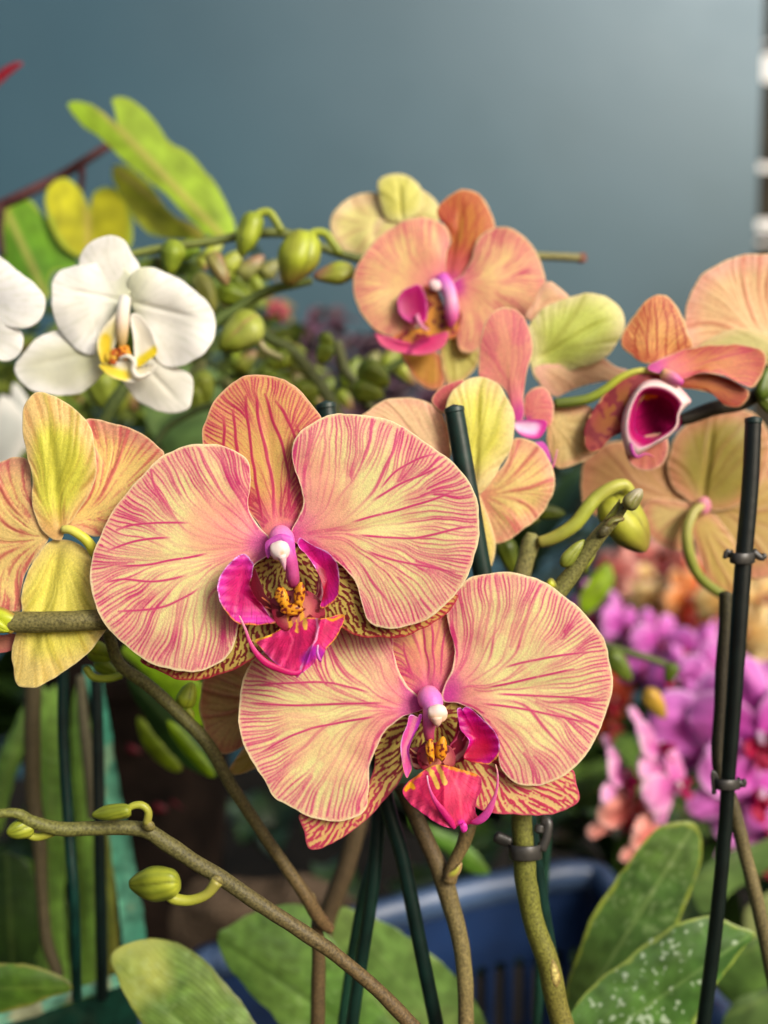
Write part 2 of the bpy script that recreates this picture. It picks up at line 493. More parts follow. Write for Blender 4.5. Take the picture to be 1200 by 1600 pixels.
# ---- tubes along (x, y, rel) with radii in pixels
def tube(name, parent, pts, rad, D, mat, cols, n=None, ns=16, bumps=0, caps=True, origin=None, flat=1.0, seed=0, label=None):
    P = np.array([(p[0], p[1], p[2] if len(p) > 2 else 0.0) for p in pts], float)
    Dv = np.array([p[3] if len(p) > 3 else D for p in pts], float)
    rad = np.asarray(rad, float) if np.ndim(rad) else np.full(len(P), float(rad))
    full = np.column_stack([P, Dv, rad if len(rad) == len(P) else np.interp(np.linspace(0, 1, len(P)), np.linspace(0, 1, len(rad)), rad)])
    Ltot = np.linalg.norm(np.diff(P[:, :2], axis=0), axis=1).sum()
    if n is None: n = int(max(8, min(220, Ltot / 4)))
    S = crom(full, n, closed=False)
    ctr = pt(S[:, 0], S[:, 1], S[:, 3], S[:, 2])
    rr = S[:, 4] * S[:, 3] / FPX
    T = np.gradient(ctr, axis=0); T /= np.linalg.norm(T, axis=1)[:, None] + 1e-12
    A = np.zeros_like(T); ref = FW.copy()
    for i in range(n):
        u = ref - T[i] * ref.dot(T[i])
        if np.linalg.norm(u) < 1e-3: u = RT - T[i] * RT.dot(T[i])
        A[i] = u / np.linalg.norm(u); ref = A[i] if i else A[i]
    B = np.cross(T, A)
    an = np.arange(ns) / ns * 2 * math.pi
    tt = np.linspace(0, 1, n)
    rr2 = rr[:, None] * np.ones(ns)[None, :]
    if bumps:
        rr2 = rr2 * (1 + bumps * noise(np.arange(n)[:, None] * 4.0, an[None, :] * 12, 26, 3 + seed))
    V = ctr[:, None, :] + rr2[..., None] * (np.cos(an)[None, :, None] * A[:, None, :] * flat + np.sin(an)[None, :, None] * B[:, None, :])
    V = V.reshape(-1, 3)
    idx = np.arange(n * ns).reshape(n, ns)
    a = idx[:-1]; b = np.roll(idx, -1, 1)[:-1]; c = np.roll(idx, -1, 1)[1:]; d = idx[1:]
    F = np.stack([a, b, c, d], -1).reshape(-1, 4).tolist()
    cols = np.asarray(cols, float)
    if cols.ndim == 1: cols = cols[None, :]
    CC = np.stack([np.interp(tt, np.linspace(0, 1, len(cols)), cols[:, k]) for k in range(3)], 1)
    C = np.repeat(CC, ns, 0)
    if caps:
        V = np.vstack([V, ctr[0] - T[0] * rr[0] * 0.35, ctr[-1] + T[-1] * rr[-1] * 0.35]); C = np.vstack([C, CC[0], CC[-1]])
        F += [(n * ns, int(idx[0, (k + 1) % ns]), int(idx[0, k])) for k in range(ns)]
        F += [(n * ns + 1, int(idx[-1, k]), int(idx[-1, (k + 1) % ns])) for k in range(ns)]
    o = mesh_obj(name, V, F, mat, parent, lin(C), origin=origin)
    if label: o['label'] = label
    return o

def bud(parent, cx, cy, D, length, width, ang, c0=(170, 180, 60), c1=(120, 140, 40), tipc=None, rel=0, name='bud', seed=0, pitch=0.0, blunt=0.6, label=None, seam=(110, 120, 35), ribs=0.35):
    """a closed bud: pointed ovoid of three overlapping sepals with sunken seams; ang = direction of its tip in the picture"""
    nu, nv = 40, 48
    u = np.linspace(0, 1, nu)[:, None]; v = np.arange(nv)[None, :] / nv * 2 * math.pi
    prof = (np.sin(math.pi * u ** 0.85) ** blunt) * (1 - 0.30 * u) * (1 + 0.05 * np.sin(9 * u + seed))
    tw = v + 0.5 * u + seed
    lob = np.abs(np.cos(1.5 * tw)) ** 0.5
    r = prof * (0.80 + 0.20 * lob + 0.018 * ribs * np.cos(12 * tw))
    X = (u - 0.5) * length * np.ones_like(v); Yl = r * width / 2 * np.cos(v); Zl = r * width / 2 * np.sin(v)
    ca, sa = math.cos(ang), math.sin(ang)
    cp, sp = math.cos(pitch), math.sin(pitch)
    X2 = X * cp - Zl * sp; Z2 = X * sp + Zl * cp
    px = cx + X2 * ca - Yl * sa; py = cy + X2 * sa + Yl * ca
    k = D / 0.3
    V = pt(px.ravel(), py.ravel(), D, rel + Z2.ravel() * k)
    idx = np.arange(nu * nv).reshape(nu, nv)
    a = idx[:-1]; b = np.roll(idx, -1, 1)[:-1]; c = np.roll(idx, -1, 1)[1:]; d = idx[1:]
    F = np.stack([a, b, c, d], -1).reshape(-1, 4).tolist()
    n1 = noise(px, py, 20, 1)
    C = mix(c0, c1, np.clip(0.5 + 0.25 * ribs * np.cos(12 * tw) + 0.3 * n1, 0, 1) * np.ones_like(u))
    C = mix(C, seam, 0.8 * sm(0.45, 0.1, lob) * np.ones_like(u))
    if tipc is not None: C = mix(C, tipc, sm(0.45, 1.0, u + 0.15 * np.cos(tw * 1.5)))
    o = mesh_obj(name, V, F, M_BUD, parent, lin(C.reshape(-1, 3)))
    if label: o['label'] = label
    return o

def blob(name, parent, cx, cy, D, rx, ry, rz, rel=0, ang=0, colour=None, mat=None, lump=0.0, seed=0, taper=0.0):
    nu, nv = 36, 48
    u = np.linspace(0.0, 1, nu)[:, None] * math.pi; v = np.arange(nv)[None, :] / nv * 2 * math.pi
    lx = np.sin(u) * np.cos(v); ly = np.cos(u) * np.ones_like(v); lz = np.sin(u) * np.sin(v)
    w = 1 + lump * noise(lx * 30 + 50, ly * 30 + 20 * lz, 14, 2 + seed)
    tp = 1 - taper * (ly * 0.5 + 0.5)
    lx, ly, lz = lx * w * rx * tp, ly * w * ry, lz * w * rz * tp
    ca, sa = math.cos(ang), math.sin(ang)
    px = cx + lx * ca - ly * sa; py = cy + lx * sa + ly * ca
    V = pt(px.ravel(), py.ravel(), D, rel + lz.ravel())
    idx = np.arange(nu * nv).reshape(nu, nv)
    a = idx[:-1]; b = np.roll(idx, -1, 1)[:-1]; c = np.roll(idx, -1, 1)[1:]; d = idx[1:]
    F = np.stack([a, b, c, d], -1).reshape(-1, 4).tolist()
    C = colour(px.ravel(), py.ravel(), (ly / ry).ravel(), lz.ravel()) if callable(colour) else np.tile(np.asarray(colour, float), (nu * nv, 1))
    return mesh_obj(name, V, F, mat or M_LIP, parent, lin(np.clip(C, 0, 255)))


# ================================================================== the setting
def simple_mat(name, col, rough=0.6, spec=0.4, nscale=3.0, namt=0.25, bump=0.1, bscale=40, metal=0):
    m, n, l, b, out = mat_new(name)
    tc = n.new('ShaderNodeTexCoord')
    nz = n.new('ShaderNodeTexNoise'); nz.inputs['Scale'].default_value = nscale; nz.inputs['Detail'].default_value = 5
    l.new(tc.outputs['Object'], nz.inputs['Vector'])
    cr = n.new('ShaderNodeValToRGB')
    c = np.array(col)
    cr.color_ramp.elements[0].position = 0.3; cr.color_ramp.elements[0].color = (*(c * (1 - namt)), 1)
    cr.color_ramp.elements[1].position = 0.7; cr.color_ramp.elements[1].color = (*(c * (1 + namt)), 1)
    l.new(nz.outputs['Fac'], cr.inputs[0]); l.new(cr.outputs[0], b.inputs['Base Color'])
    b.inputs['Roughness'].default_value = rough; b.inputs['Specular IOR Level'].default_value = spec; b.inputs['Metallic'].default_value = metal
    nb = n.new('ShaderNodeTexNoise'); nb.inputs['Scale'].default_value = bscale; nb.inputs['Detail'].default_value = 4
    l.new(tc.outputs['Object'], nb.inputs['Vector'])
    bp = n.new('ShaderNodeBump'); bp.inputs['Strength'].default_value = bump; bp.inputs['Distance'].default_value = 0.003
    l.new(nb.outputs['Fac'], bp.inputs['Height']); l.new(bp.outputs[0], b.inputs['Normal'])
    return m

def box(name, x0, x1, y0, y1, z0, z1, mat, parent=None):
    v = [(x, y, z) for z in (z0, z1) for y in (y0, y1) for x in (x0, x1)]
    f = [(0,2,3,1),(4,5,7,6),(0,1,5,4),(2,6,7,3),(0,4,6,2),(1,3,7,5)]
    return mesh_obj(name, v, f, mat, parent, smooth=False)

M_GROUND = simple_mat('soil', (0.014, 0.011, 0.008), 0.9, 0.2, 14, 0.5, 0.8, 60)
g = mesh_obj('ground', [(-60, -60, 0), (60, -60, 0), (60, 60, 0), (-60, 60, 0)], [(0, 1, 2, 3)], M_GROUND, smooth=False)
g['kind'] = 'structure'

# painted sheet wall: its right end stands a little further away than its left
M_WALL = simple_mat('painted_sheet', (0.022, 0.066, 0.094), 0.35, 0.8, 1.6, 0.16, 0.6, 1.6)
_n = M_WALL.node_tree.nodes; _l = M_WALL.node_tree.links
_t = _n.new('ShaderNodeTexCoord'); _z = _n.new('ShaderNodeTexNoise'); _z.inputs['Scale'].default_value = 3.5; _z.inputs['Detail'].default_value = 4
_m = _n.new('ShaderNodeMapRange'); _m.inputs['From Min'].default_value = 0.35; _m.inputs['From Max'].default_value = 0.65; _m.inputs['To Min'].default_value = 0.29; _m.inputs['To Max'].default_value = 0.41
_l.new(_t.outputs['Object'], _z.inputs['Vector']); _l.new(_z.outputs['Fac'], _m.inputs['Value']); _l.new(_m.outputs['Result'], _n['Principled BSDF'].inputs['Roughness'])
M_WALL.node_tree.nodes['Principled BSDF'].inputs['Specular Tint'].default_value = (0.72, 0.88, 1.0, 1)
wall_r = pt(1188, 200, 1.75); 
wl_ang = R(8)
wd = Vector((-math.cos(wl_ang), -math.sin(wl_ang), 0)); wnrm = Vector((math.sin(wl_ang), -math.cos(wl_ang), 0))
o0 = Vector((wall_r[0], wall_r[1], 0))
WV = []
for zz in (-0.02, 1.62):
    for a_, b_ in ((0, 0), (3.2, 0), (3.2, -0.02), (0, -0.02)):
        p = o0 + wd * a_ - wnrm * (-b_) ; WV.append((p.x, p.y, zz))
wall = mesh_obj('wall', WV, [(0,1,5,4),(1,2,6,5),(2,3,7,6),(3,0,4,7),(4,5,6,7),(3,2,1,0)], M_WALL, smooth=False)
wall['label'] = 'tall smooth blue-grey painted wall panel with a soft sheen behind the flowers'; wall['category'] = 'wall'; wall['kind'] = 'structure'

M_ADDED_SHEET = simple_mat('added_white', (0.86, 0.86, 0.84), 0.5, 0.3, 3, 0.03, 0.1, 10)  # white sheet added behind the screen so its gaps come out bright
fv = [tuple(pt(a_, b_, d_)) for d_ in (3.2, 3.21) for a_, b_ in ((1100, -400), (1500, -400), (1500, 520), (1100, 520))]
added_sheet = mesh_obj('added_white_sheet', fv, [(0,1,2,3),(7,6,5,4),(0,4,5,1),(1,5,6,2),(2,6,7,3),(3,7,4,0)], M_ADDED_SHEET, smooth=False)
tag(added_sheet, 'white sheeting added behind the dark screen to brighten its gaps', 'sheeting')

# dark hedge-like screen beyond the right end of the wall, the added white sheet bright in its gaps
M_DARK = simple_mat('dark_lattice', (0.03, 0.024, 0.014), 0.8, 0.2, 8, 0.5, 0.3, 30)
scr = thing('shade_screen', 'dark brown slatted screen with bright gaps, past the right end of the wall', 'screen', pt(1230, 400, 2.4))
def screen_band(y0, y1, z=0.0):
    v = []
    for d in (2.4, 2.43):
        for (x, y) in ((1130, y0), (1420, y0 + z), (1420, y1 + z), (1130, y1)):
            v.append(pt(x, y, d))
    mesh_obj('slat', v, [(0,1,2,3),(7,6,5,4),(0,4,5,1),(1,5,6,2),(2,6,7,3),(3,7,4,0)], M_DARK, scr, smooth=False)
for y0, y1, z in ((-260, 64, 10), (76, 92, -30), (122, 250, 26), (270, 346, -12), (357, 372, 16), (379, 1400, 6)):
    screen_band(y0, y1, z)

# ================================================================== the two front flowers
def flower(name_label, cx, cy, D, group='pink and yellow striped orchid flowers', name='orchid_flower'):
    return thing(name, name_label, 'flower', pt(cx, cy, D), group)

MAGL = (196, 22, 112); MAGD = (140, 12, 60); LAV = (226, 150, 214); ORG = (232, 140, 40); THR = (96, 14, 30); CRM = (226, 176, 158)

# ---------------- flower A
A_D = 0.300
fa = flower('large pink-veined yellow orchid flower facing front, upper of the two in sharp focus', 436, 850, A_D)
q1 = lambda p: Z(130, 570, 2.7907, p)
q2 = lambda p: Z(440, 570, 2.2222, p)
l5 = lambda p: Z(320, 800, 5.0, p)
bA = (434, 846)
sheet('dorsal_sepal', fa, q1([(520,340),(530,250),(560,170),(615,105),(690,58),(770,45),(850,60),(930,105),(1000,175),(1040,240),(1020,330),(985,450),(965,580),(945,670),(905,750),(860,775),(810,755),(745,670),(660,560),(560,440)]),
      A_D, striped(0.95, yell=(224,184,104), peach=(232,150,116), margin=(220,130,112), vein=(184,30,82), inner=0.15, prim=0, spread=0.26, k=0.6, lw=3.9, lines=[q1(l_) for l_ in ([(790,720),(762,560),(735,400),(720,250),(705,135)],[(842,700),(822,520),(800,400),(770,250),(742,125)],[(905,680),(898,480),(870,370),(835,250),(785,130)],[(935,560),(945,430),(920,310),(880,215),(840,160)],[(740,640),(690,480),(668,370),(660,200)],[(960,400),(955,330),(925,260)],[(620,420),(610,330),(615,230)])], spine=0.85, space=7.0, lo=-0.1, primamt=1.0, magr=0.13, cream=(232,190,150)),
      res=1.75, z0=12, g=(0, -0.02), cup=5, base=(440, 838), tip=(408, 590), groove=2, undul=1.5, seed=1)
sheet('lateral_sepal', fa, q1([(250,1290),(330,1330),(420,1372),(500,1377),(600,1355),(690,1315),(770,1260),(850,1180),(920,1070),(950,940),(905,850),(860,790),(780,790),(700,860),(650,950),(590,1080),(450,1200),(320,1250)]),
      A_D, blotched(0.9, far=(150,26,44), pale=(206,160,84), rim=(170,40,60), far_at=0.75), res=1.4, z0=20, cup=4, base=(445, 870), tip=(240, 1050), undul=1.5, seed=2)
sheet('lateral_sepal', fa, q2([(0,600),(60,560),(150,590),(220,680),(290,770),(400,830),(520,835),(612,797),(580,860),(510,905),(430,940),(340,948),(260,937),(190,905),(120,905),(50,850),(10,720)]),
      A_D, blotched(0.9, far=(170,30,56), pale=(214,170,90), rim=(190,50,70), far_at=0.72), res=1.4, z0=20, cup=4, base=(452, 868), tip=(712, 930), undul=1.5, seed=3)
sheet('petal', fa, q1([(805,745),(755,690),(722,610),(735,500),(725,430),(690,390),(620,352),(520,345),(430,360),(350,400),(280,460),(200,545),(130,640),(75,740),(40,830),(28,920),(40,1010),(80,1100),(130,1170),(200,1240),(290,1295),(390,1330),(490,1340),(570,1320),(630,1270),(665,1200),(676,1130),(690,1050),(710,960),(740,880),(800,830),(830,790)]),
      A_D, striped(0.98, lines=[q1(l_) for l_ in ([(560,818),(470,838),(380,852),(280,872),(150,878)],[(480,690),(400,688),(300,690),(210,700),(150,720)],[(400,752),(300,758),(200,775),(110,808)],[(470,910),(380,935),(290,945),(180,935),(90,950)],[(520,960),(430,1020),(330,1060),(250,1070),(150,1075)])], prim=7, spread=0.85), z0=0, g=(0.02, 0.015), cup=7, base=bA, tip=(142, 900), groove=2.2, res=1.75, undul=3.2, wave=(2.5, 5, 0.4), c=(285, 870), seed=4)
sheet('petal', fa, q2([(35,575),(62,530),(76,480),(62,420),(40,350),(36,290),(60,240),(110,200),(180,172),(260,170),(340,185),(430,225),(520,280),(600,340),(650,400),(680,480),(685,560),(675,640),(650,720),(610,790),(550,850),(480,895),(400,915),(340,910),(300,885),(280,830),(260,770),(220,710),(150,655),(90,630),(40,615)]),
      A_D, striped(0.98, lines=[q2(l_) for l_ in ([(230,550),(320,525),(430,498),(520,470),(600,440)],[(300,480),(400,420),(480,385),(560,350)],[(250,590),(380,600),(480,600),(600,570),(660,560)],[(330,440),(400,370),(470,330),(530,310)],[(280,640),(400,680),(500,700),(600,720)])], prim=7, spread=0.85), z0=-2, g=(-0.015, 0.02), cup=7, base=(446, 842), tip=(746, 800), groove=2.2, res=1.75, undul=3.2, wave=(2.5, 5, 2.0), c=(600, 810), seed=5)

lip = thing('lip', '', '', (0, 0, 0)); del lip['label']; del lip['category']
def lip_of(f):
    o = bpy.data.objects.new('lip', None); SC.collection.objects.link(o); o.parent = f; o.empty_display_size = 0.005
    return o
bpy.data.objects.remove(lip)
lipA = lip_of(fa)
# throat: two inner walls of the lip, maroon with cream stripes
sheet('throat', lipA, l5([(375,470),(395,440),(430,560),(470,640),(560,720),(640,760),(700,800),(700,850),(620,870),(520,850),(430,790),(380,720),(355,600)]), A_D,
      plain(THR, (110,16,40), strokes=[(l5([(370,680),(420,730),(500,800),(560,840),(640,850)]), 3.6, (226,160,150), 2), (l5([(450,670),(520,720),(600,770)]), 0.9, (220,130,80), 0.8), (l5([(470,740),(540,765),(600,775)]), 0.7, (214,120,90), 0.8)]),
      z0=-6, cup=4, thick=2, mat=M_LIP, res=2.2)
sheet('throat', lipA, l5([(890,440),(925,520),(935,600),(930,680),(900,760),(840,800),(780,790),(740,760),(800,720),(860,650),(890,560)]), A_D,
      plain((150,24,70), (120,16,50), strokes=[(l5([(920,540),(925,640),(880,740),(800,790)]), 2.8, (222,150,170), 2), (l5([(895,520),(890,620),(845,700)]), 0.8, (220,150,130), 0.8)]),
      z0=-6, cup=4, thick=2, mat=M_LIP, res=2.2)
sheet('side_lobe', lipA, l5([(300,325),(345,345),(362,372),(385,400),(372,470),(352,560),(380,640),(440,720),(520,830),(545,862),(480,872),(400,882),(270,880),(190,820),(120,720),(93,610),(108,520),(150,440),(220,370)]), A_D,
      plain((200,24,112), (206,50,160), at=(0.35, 1.0), streak=((150,8,84), 0.6, 0.5), rim=lambda x, y: (mix((226,160,226), (236,140,60), sm(935, 958, y - 0.25 * (x - 345))), 0.95), rimw=3.4,
            strokes=[(l5([(370,560),(375,620),(430,720)]), 5, (150,14,60), 9)], nz=14),
      z0=-20, cup=-9, fx=lambda x, y, q, t, s: 0.22 * (x - 380) + 1.6 * q ** 3 * np.sin(0.4 * y) + 3 * np.exp(-(((x - 372) + 0.2 * (y - 930)) / 9) ** 2), c=l5([(270,620)])[0], mat=M_LIP, res=2.2, thick=2.5, undul=0.8)
sheet('side_lobe', lipA, l5([(745,200),(790,225),(850,262),(905,285),(960,312),(1005,360),(1035,410),(1050,500),(1050,610),(1030,670),(990,715),(930,752),(900,740),(918,680),(925,610),(905,530),(880,470),(840,400),(790,330),(740,280),(723,235)]), A_D,
      plain((196,14,104), (206,30,150), at=(0.3, 1.0), streak=((150,8,84), 0.6, 0.45), rim=lambda x, y: (mix((232,168,232), (238,150,60), sm(900, 925, y)), 0.95), rimw=3.0, strokes=[(l5([(905,470),(925,560),(920,660)]), 5, (160,14,50), 6)], nz=14),
      z0=-18, cup=-7, fx=lambda x, y, q, t, s: -0.30 * (x - 505), c=l5([(968,480)])[0], mat=M_LIP, res=2.2, thick=2.5)
sheet('claw', lipA, [(425,935),(455,922),(485,925),(505,945),(505,970),(470,985),(445,985),(430,972),(424,952)], A_D, plain((206,120,110),(150,30,60), strokes=[([(450,950),(455,985)], 3, (232,170,60), 2), ([(470,945),(474,985)], 3, (232,170,60), 2)], dots=((110,18,30), 6, 0.5)), z0=-16, cup=3, mat=M_LIP, res=2, thick=3)
# mid lobe with its raised keel
sheet('mid_lobe', lipA, l5([(392,1010),(450,985),(510,965),(560,935),(600,905),(650,870),(700,850),(800,820),(880,822),(960,820),(1080,803),(1086,850),(1060,910),(1020,990),(960,1080),(905,1172),(870,1150),(850,1190),(770,1250),(722,1300),(690,1270),(600,1220),(520,1150),(460,1090)]), A_D,
      plain((206,34,100), (222,60,128), at=(0.5, 1.0), streak=((168,10,72), 0.6, 0.5), rim=lambda x, y: (mix((238,170,50), (222,80,170), sm(1010, 1030, y + 0.1 * np.abs(x - 465))), 0.9), rimw=3.2,
            strokes=[(l5([(868,800),(885,900),(870,1000),(800,1100),(740,1250)]), 1.4, (236,150,190), 1.5), (l5([(790,1150),(870,1080),(905,1110)]), 6, (160,30,150), 8),
                     (l5([(700,800),(735,860),(722,930)]), 3.6, (228,170,70), 1.5), (l5([(770,780),(782,860),(786,905)]), 3.4, (232,180,80), 1.5), (l5([(740,860),(750,1000),(700,1180)]), 1.2, (180,24,90), 4),
                     (l5([(960,835),(1000,845),(1075,812)]), 1.6, (240,160,40), 1.5), (l5([(400,1005),(450,985),(520,962)]), 1.8, (240,180,50), 1.5), (l5([(640,900),(690,1000),(640,1150)]), 0.8, (236,80,130), 3)], nz=12, mott=0.08),
      z0=-30, cup=0, c=l5([(745,1010)])[0], fx=lambda x, y, q, t, s: 0.34 * np.sqrt(((x - 492) + 0.33 * (y - 1000)) ** 2 + 60) - 0.10 * (y - 975) - 5 * np.exp(-(((x - 492) + 0.33 * (y - 1000)) / 4.0) ** 2) + 2.2 * q ** 3 * np.sin(0.33 * x + 0.12 * y), mat=M_LIP, res=2.4, thick=2.5, undul=1)
tube('tendril', lipA, [p[:2] + (z,) for p, z in zip(l5([(270,812),(292,860),(322,930),(350,1010),(400,1100),(480,1180),(600,1235),(700,1260),(760,1240)]), (-52,-50,-48,-46,-45,-42,-40,-38,-36))],
     [0.9,1.6,2.2,2.6,4.2,5.5,5.0,4.2,2], A_D, M_LIP, [(236,190,180),(224,90,150),(206,30,110),(196,24,96),(206,30,120)], flat=0.6)
tube('tendril', lipA, [p[:2] + (z,) for p, z in zip(l5([(885,1040),(878,1090),(890,1140),(905,1165)]), (-50,-46,-42,-38))], [1.1,1.8,2.4,2.2], A_D, M_LIP, [(240,200,230),(226,140,220),(206,60,170)])
# callus: two spotted yellow humps
def callus_col(x, y, v, z):
    c = mix((216,140,24), (232,166,40), sm(-1, 1, noise(x, y, 9, 1)))
    return mix(c, (104, 18, 22), 0.9 * sm(0.35, 0.65, noise(x, y, 3.2, 7)))
blob('callus', lipA, 441, 935, A_D, 12, 18, 9, rel=-25, ang=-0.35, colour=callus_col, lump=0.05, taper=0.25)
blob('callus', lipA, 468, 930, A_D, 10, 19, 9, rel=-27, ang=0.12, colour=callus_col, lump=0.05, taper=0.25, seed=2)
blob('callus', lipA, 456, 952, A_D, 17, 10, 7, rel=-24, colour=callus_col, lump=0.06, seed=3)
# column and anther cap
colA = tube('column', fa, [(438,832,2),(440,842,-8),(446,862,-16),(455,882,-18),(458,902,-15),(459,914,-8)], [16,20,17,11,10,8], A_D, M_LIP,
            [(236,150,190),(228,116,200),(222,104,184),(196,76,146),(190,78,136),(170,56,110)], n=40, ns=32, bumps=0.03)
blob('anther_cap', colA, 437, 860, A_D, 16, 15.5, 11, rel=-32, ang=0.2, lump=0.03,
     colour=lambda x, y, v, z: mix((240,222,214), (236,190,150), sm(6, 0, np.hypot(x - 441, y - 864))), mat=M_BUD)
tube('pollen_beak', colA, [(440,868,-40),(443,878,-37),(445,891,-32)], [7,4.5,0.9], A_D, M_BUD, [(240,214,206),(236,190,206),(226,150,190)])
sheet('column_wing', colA, l5([(470,250),(520,200),(600,170),(680,200),(705,260),(700,340),(680,375),(640,380),(650,330),(640,270),(600,225),(540,230),(500,290),(500,360),(480,340)]), A_D,
      plain((214,96,190), (206,80,180)), z0=-30, cup=4, c=l5([(600,200)])[0], mat=M_LIP, thick=3, res=2)

# ---------------- flower B
B_D = 0.313
fb = flower('large pink-veined yellow orchid flower facing front, lower of the two in sharp focus', 672, 1100, B_D)
q3 = lambda p: Z(300, 880, 1.7647, p)
l6 = lambda p: Z(600, 1040, 5.4545, p)
sheet('dorsal_sepal', fb, q3([(540,110),(640,80),(720,110),(745,180),(750,240),(740,310),(710,370),(660,395),(610,372),(560,310),(530,240),(525,180)]), B_D,
      striped(0.95, yell=(236,180,128), peach=(236,156,128), margin=(236,160,130), inner=0.15, prim=6, spread=0.42, k=0.6, spine=0.85, primamt=0.9, magr=0.22, lines=[q3(l_) for l_ in ([(625,340),(598,280),(580,220)],[(648,340),(645,260),(640,170)],[(662,340),(664,260),(664,160)],[(680,330),(688,250),(694,180)])]), res=1.6, z0=12, cup=4, base=(672, 1092), tip=(652, 930), groove=2, seed=11)
sheet('lateral_sepal', fb, q3([(680,385),(620,378),(560,400),(505,460),(505,540),(490,600),(460,660),(410,690),(345,695),(296,694),(308,740),(325,789),(390,770),(450,732),(510,680),(560,620),(590,570),(620,530),(680,500),(705,440)]), B_D,
      blotched(0.95, far=(196,50,90), pale=(228,190,120), rim=(196,70,96), far_at=0.42, dark=(110,20,34), length=10), res=1.4, z0=20, cup=3, base=(668, 1125), tip=(484, 1325), c=q3([(520,600)])[0], undul=1.5, seed=12)
sheet('lateral_sepal', fb, q3([(640,385),(700,370),(760,385),(810,440),(850,500),(900,570),(980,590),(1045,568),(1060,610),(1065,652),(1030,675),(980,695),(900,697),(830,690),(770,665),(720,610),(680,540),(650,470)]), B_D,
      blotched(0.95, far=(204,50,92), pale=(234,200,134), rim=(214,80,110), far_at=0.38, dark=(120,24,30), length=12), res=1.4, z0=20, cup=3, base=(680, 1120), tip=(903, 1250), undul=1.5, seed=13)
sheet('petal', fb, q3([(630,372),(595,340),(568,290),(556,240),(552,190),(500,160),(400,168),(300,190),(220,230),(165,270),(140,320),(130,375),(129,440),(140,495),(165,550),(200,600),(225,643),(270,672),(330,700),(400,712),(450,702),(482,672),(489,620),(490,560),(510,500),(545,450),(590,420),(640,400)]), B_D,
      striped(0.98, lines=[q3(l_) for l_ in ([(540,385),(400,388),(280,392),(160,385)],[(520,420),(400,440),(290,470),(190,520)],[(500,360),(380,330),(280,330),(180,335)])], prim=8, spread=0.85), z0=0, g=(0.03, 0.01), cup=7, base=(668, 1098), tip=(376, 1120), groove=2, res=1.75, undul=3.0, wave=(2.5, 5, 1.0), c=(480, 1120), seed=14)
sheet('petal', fb, q3([(690,345),(715,290),(720,230),(706,170),(702,110),(735,65),(780,38),(850,28),(920,35),(990,65),(1060,120),(1110,175),(1145,240),(1158,310),(1150,380),(1130,450),(1090,520),(1040,575),(980,608),(930,615),(880,600),(850,560),(843,500),(820,450),(780,405),(730,385),(690,380)]), B_D,
      striped(0.98, lines=[q3(l_) for l_ in ([(800,345),(880,330),(960,312),(1050,292)],[(790,385),(900,400),(1000,420),(1090,440)],[(850,290),(930,270),(1010,255),(1090,245)],[(830,360),(940,365),(1040,370),(1120,375)])], prim=7, spread=0.85), z0=-2, g=(-0.01, 0.01), cup=7, base=(690, 1090), tip=(956, 1060), groove=2, res=1.75, undul=3.2, wave=(2.5, 5, 3.0), c=(840, 1050), seed=15)
lipB = lip_of(fb)
sheet('claw', lipB, [(655,1170),(680,1160),(705,1168),(712,1190),(700,1205),(680,1212),(662,1204),(652,1188)], B_D, plain((214,130,110),(150,30,60), dots=((110,18,30), 6, 0.5)), z0=-16, cup=3, mat=M_LIP, res=2, thick=3)
sheet('throat', lipB, l6([(215,720),(230,700),(300,690),(360,640),(380,740),(400,860),(330,880),(260,880),(228,800)]), B_D,
      plain(THR, (110,16,40), strokes=[(l6([(215,770),(235,840),(300,865),(370,850)]), 2.8, (226,168,150), 1.5), (l6([(225,710),(270,745),(340,760)]), 0.8, (226,180,120), 0.8), (l6([(240,780),(290,790),(340,790)]), 0.6, (220,150,110), 0.8)]),
      z0=-6, cup=4, thick=2, mat=M_LIP, res=2.4)
sheet('throat', lipB, l6([(640,380),(690,470),(720,600),(730,720),(690,800),(620,830),(540,850),(510,820),(540,740),(560,680),(600,600),(622,500)]), B_D,
      plain((128,8,44), (150,14,60), strokes=[(l6([(722,660),(690,730),(620,790),(530,830)]), 3.4, (214,140,140), 2), (l6([(640,560),(615,630),(550,690)]), 0.9, (214,90,130), 0.8), (l6([(605,705),(560,730),(530,740)]), 0.8, (214,110,110), 0.8), (l6([(692,600),(680,625),(668,640)]), 0.6, (214,80,130), 0.8)]),
      z0=-8, cup=4, thick=2, mat=M_LIP, res=2.4)
sheet('side_lobe', lipB, l6([(212,432),(240,418),(270,432),(290,440),(302,415),(326,420),(312,480),(290,530),(250,610),(222,680),(214,740),(230,820),(236,880),(215,930),(195,958),(168,900),(152,800),(140,690),(160,590),(195,510)]), B_D,
      plain((212,70,140), (206,80,160), rim=lambda x, y: (mix((232,170,226), (240,140,60), sm(1185, 1205, y)), 0.9), rimw=2.4, strokes=[(l6([(265,440),(235,560),(180,700),(165,820)]), 2.4, (206,120,150), 3), (l6([(312,430),(260,580),(205,700),(215,800)]), 1.5, (196,60,190), 2)]),
      z0=-22, cup=-5, c=l6([(195,690)])[0], mat=M_LIP, res=2.4, thick=2.5, fx=lambda x, y, q, t, s: 0.3 * (x - 630))
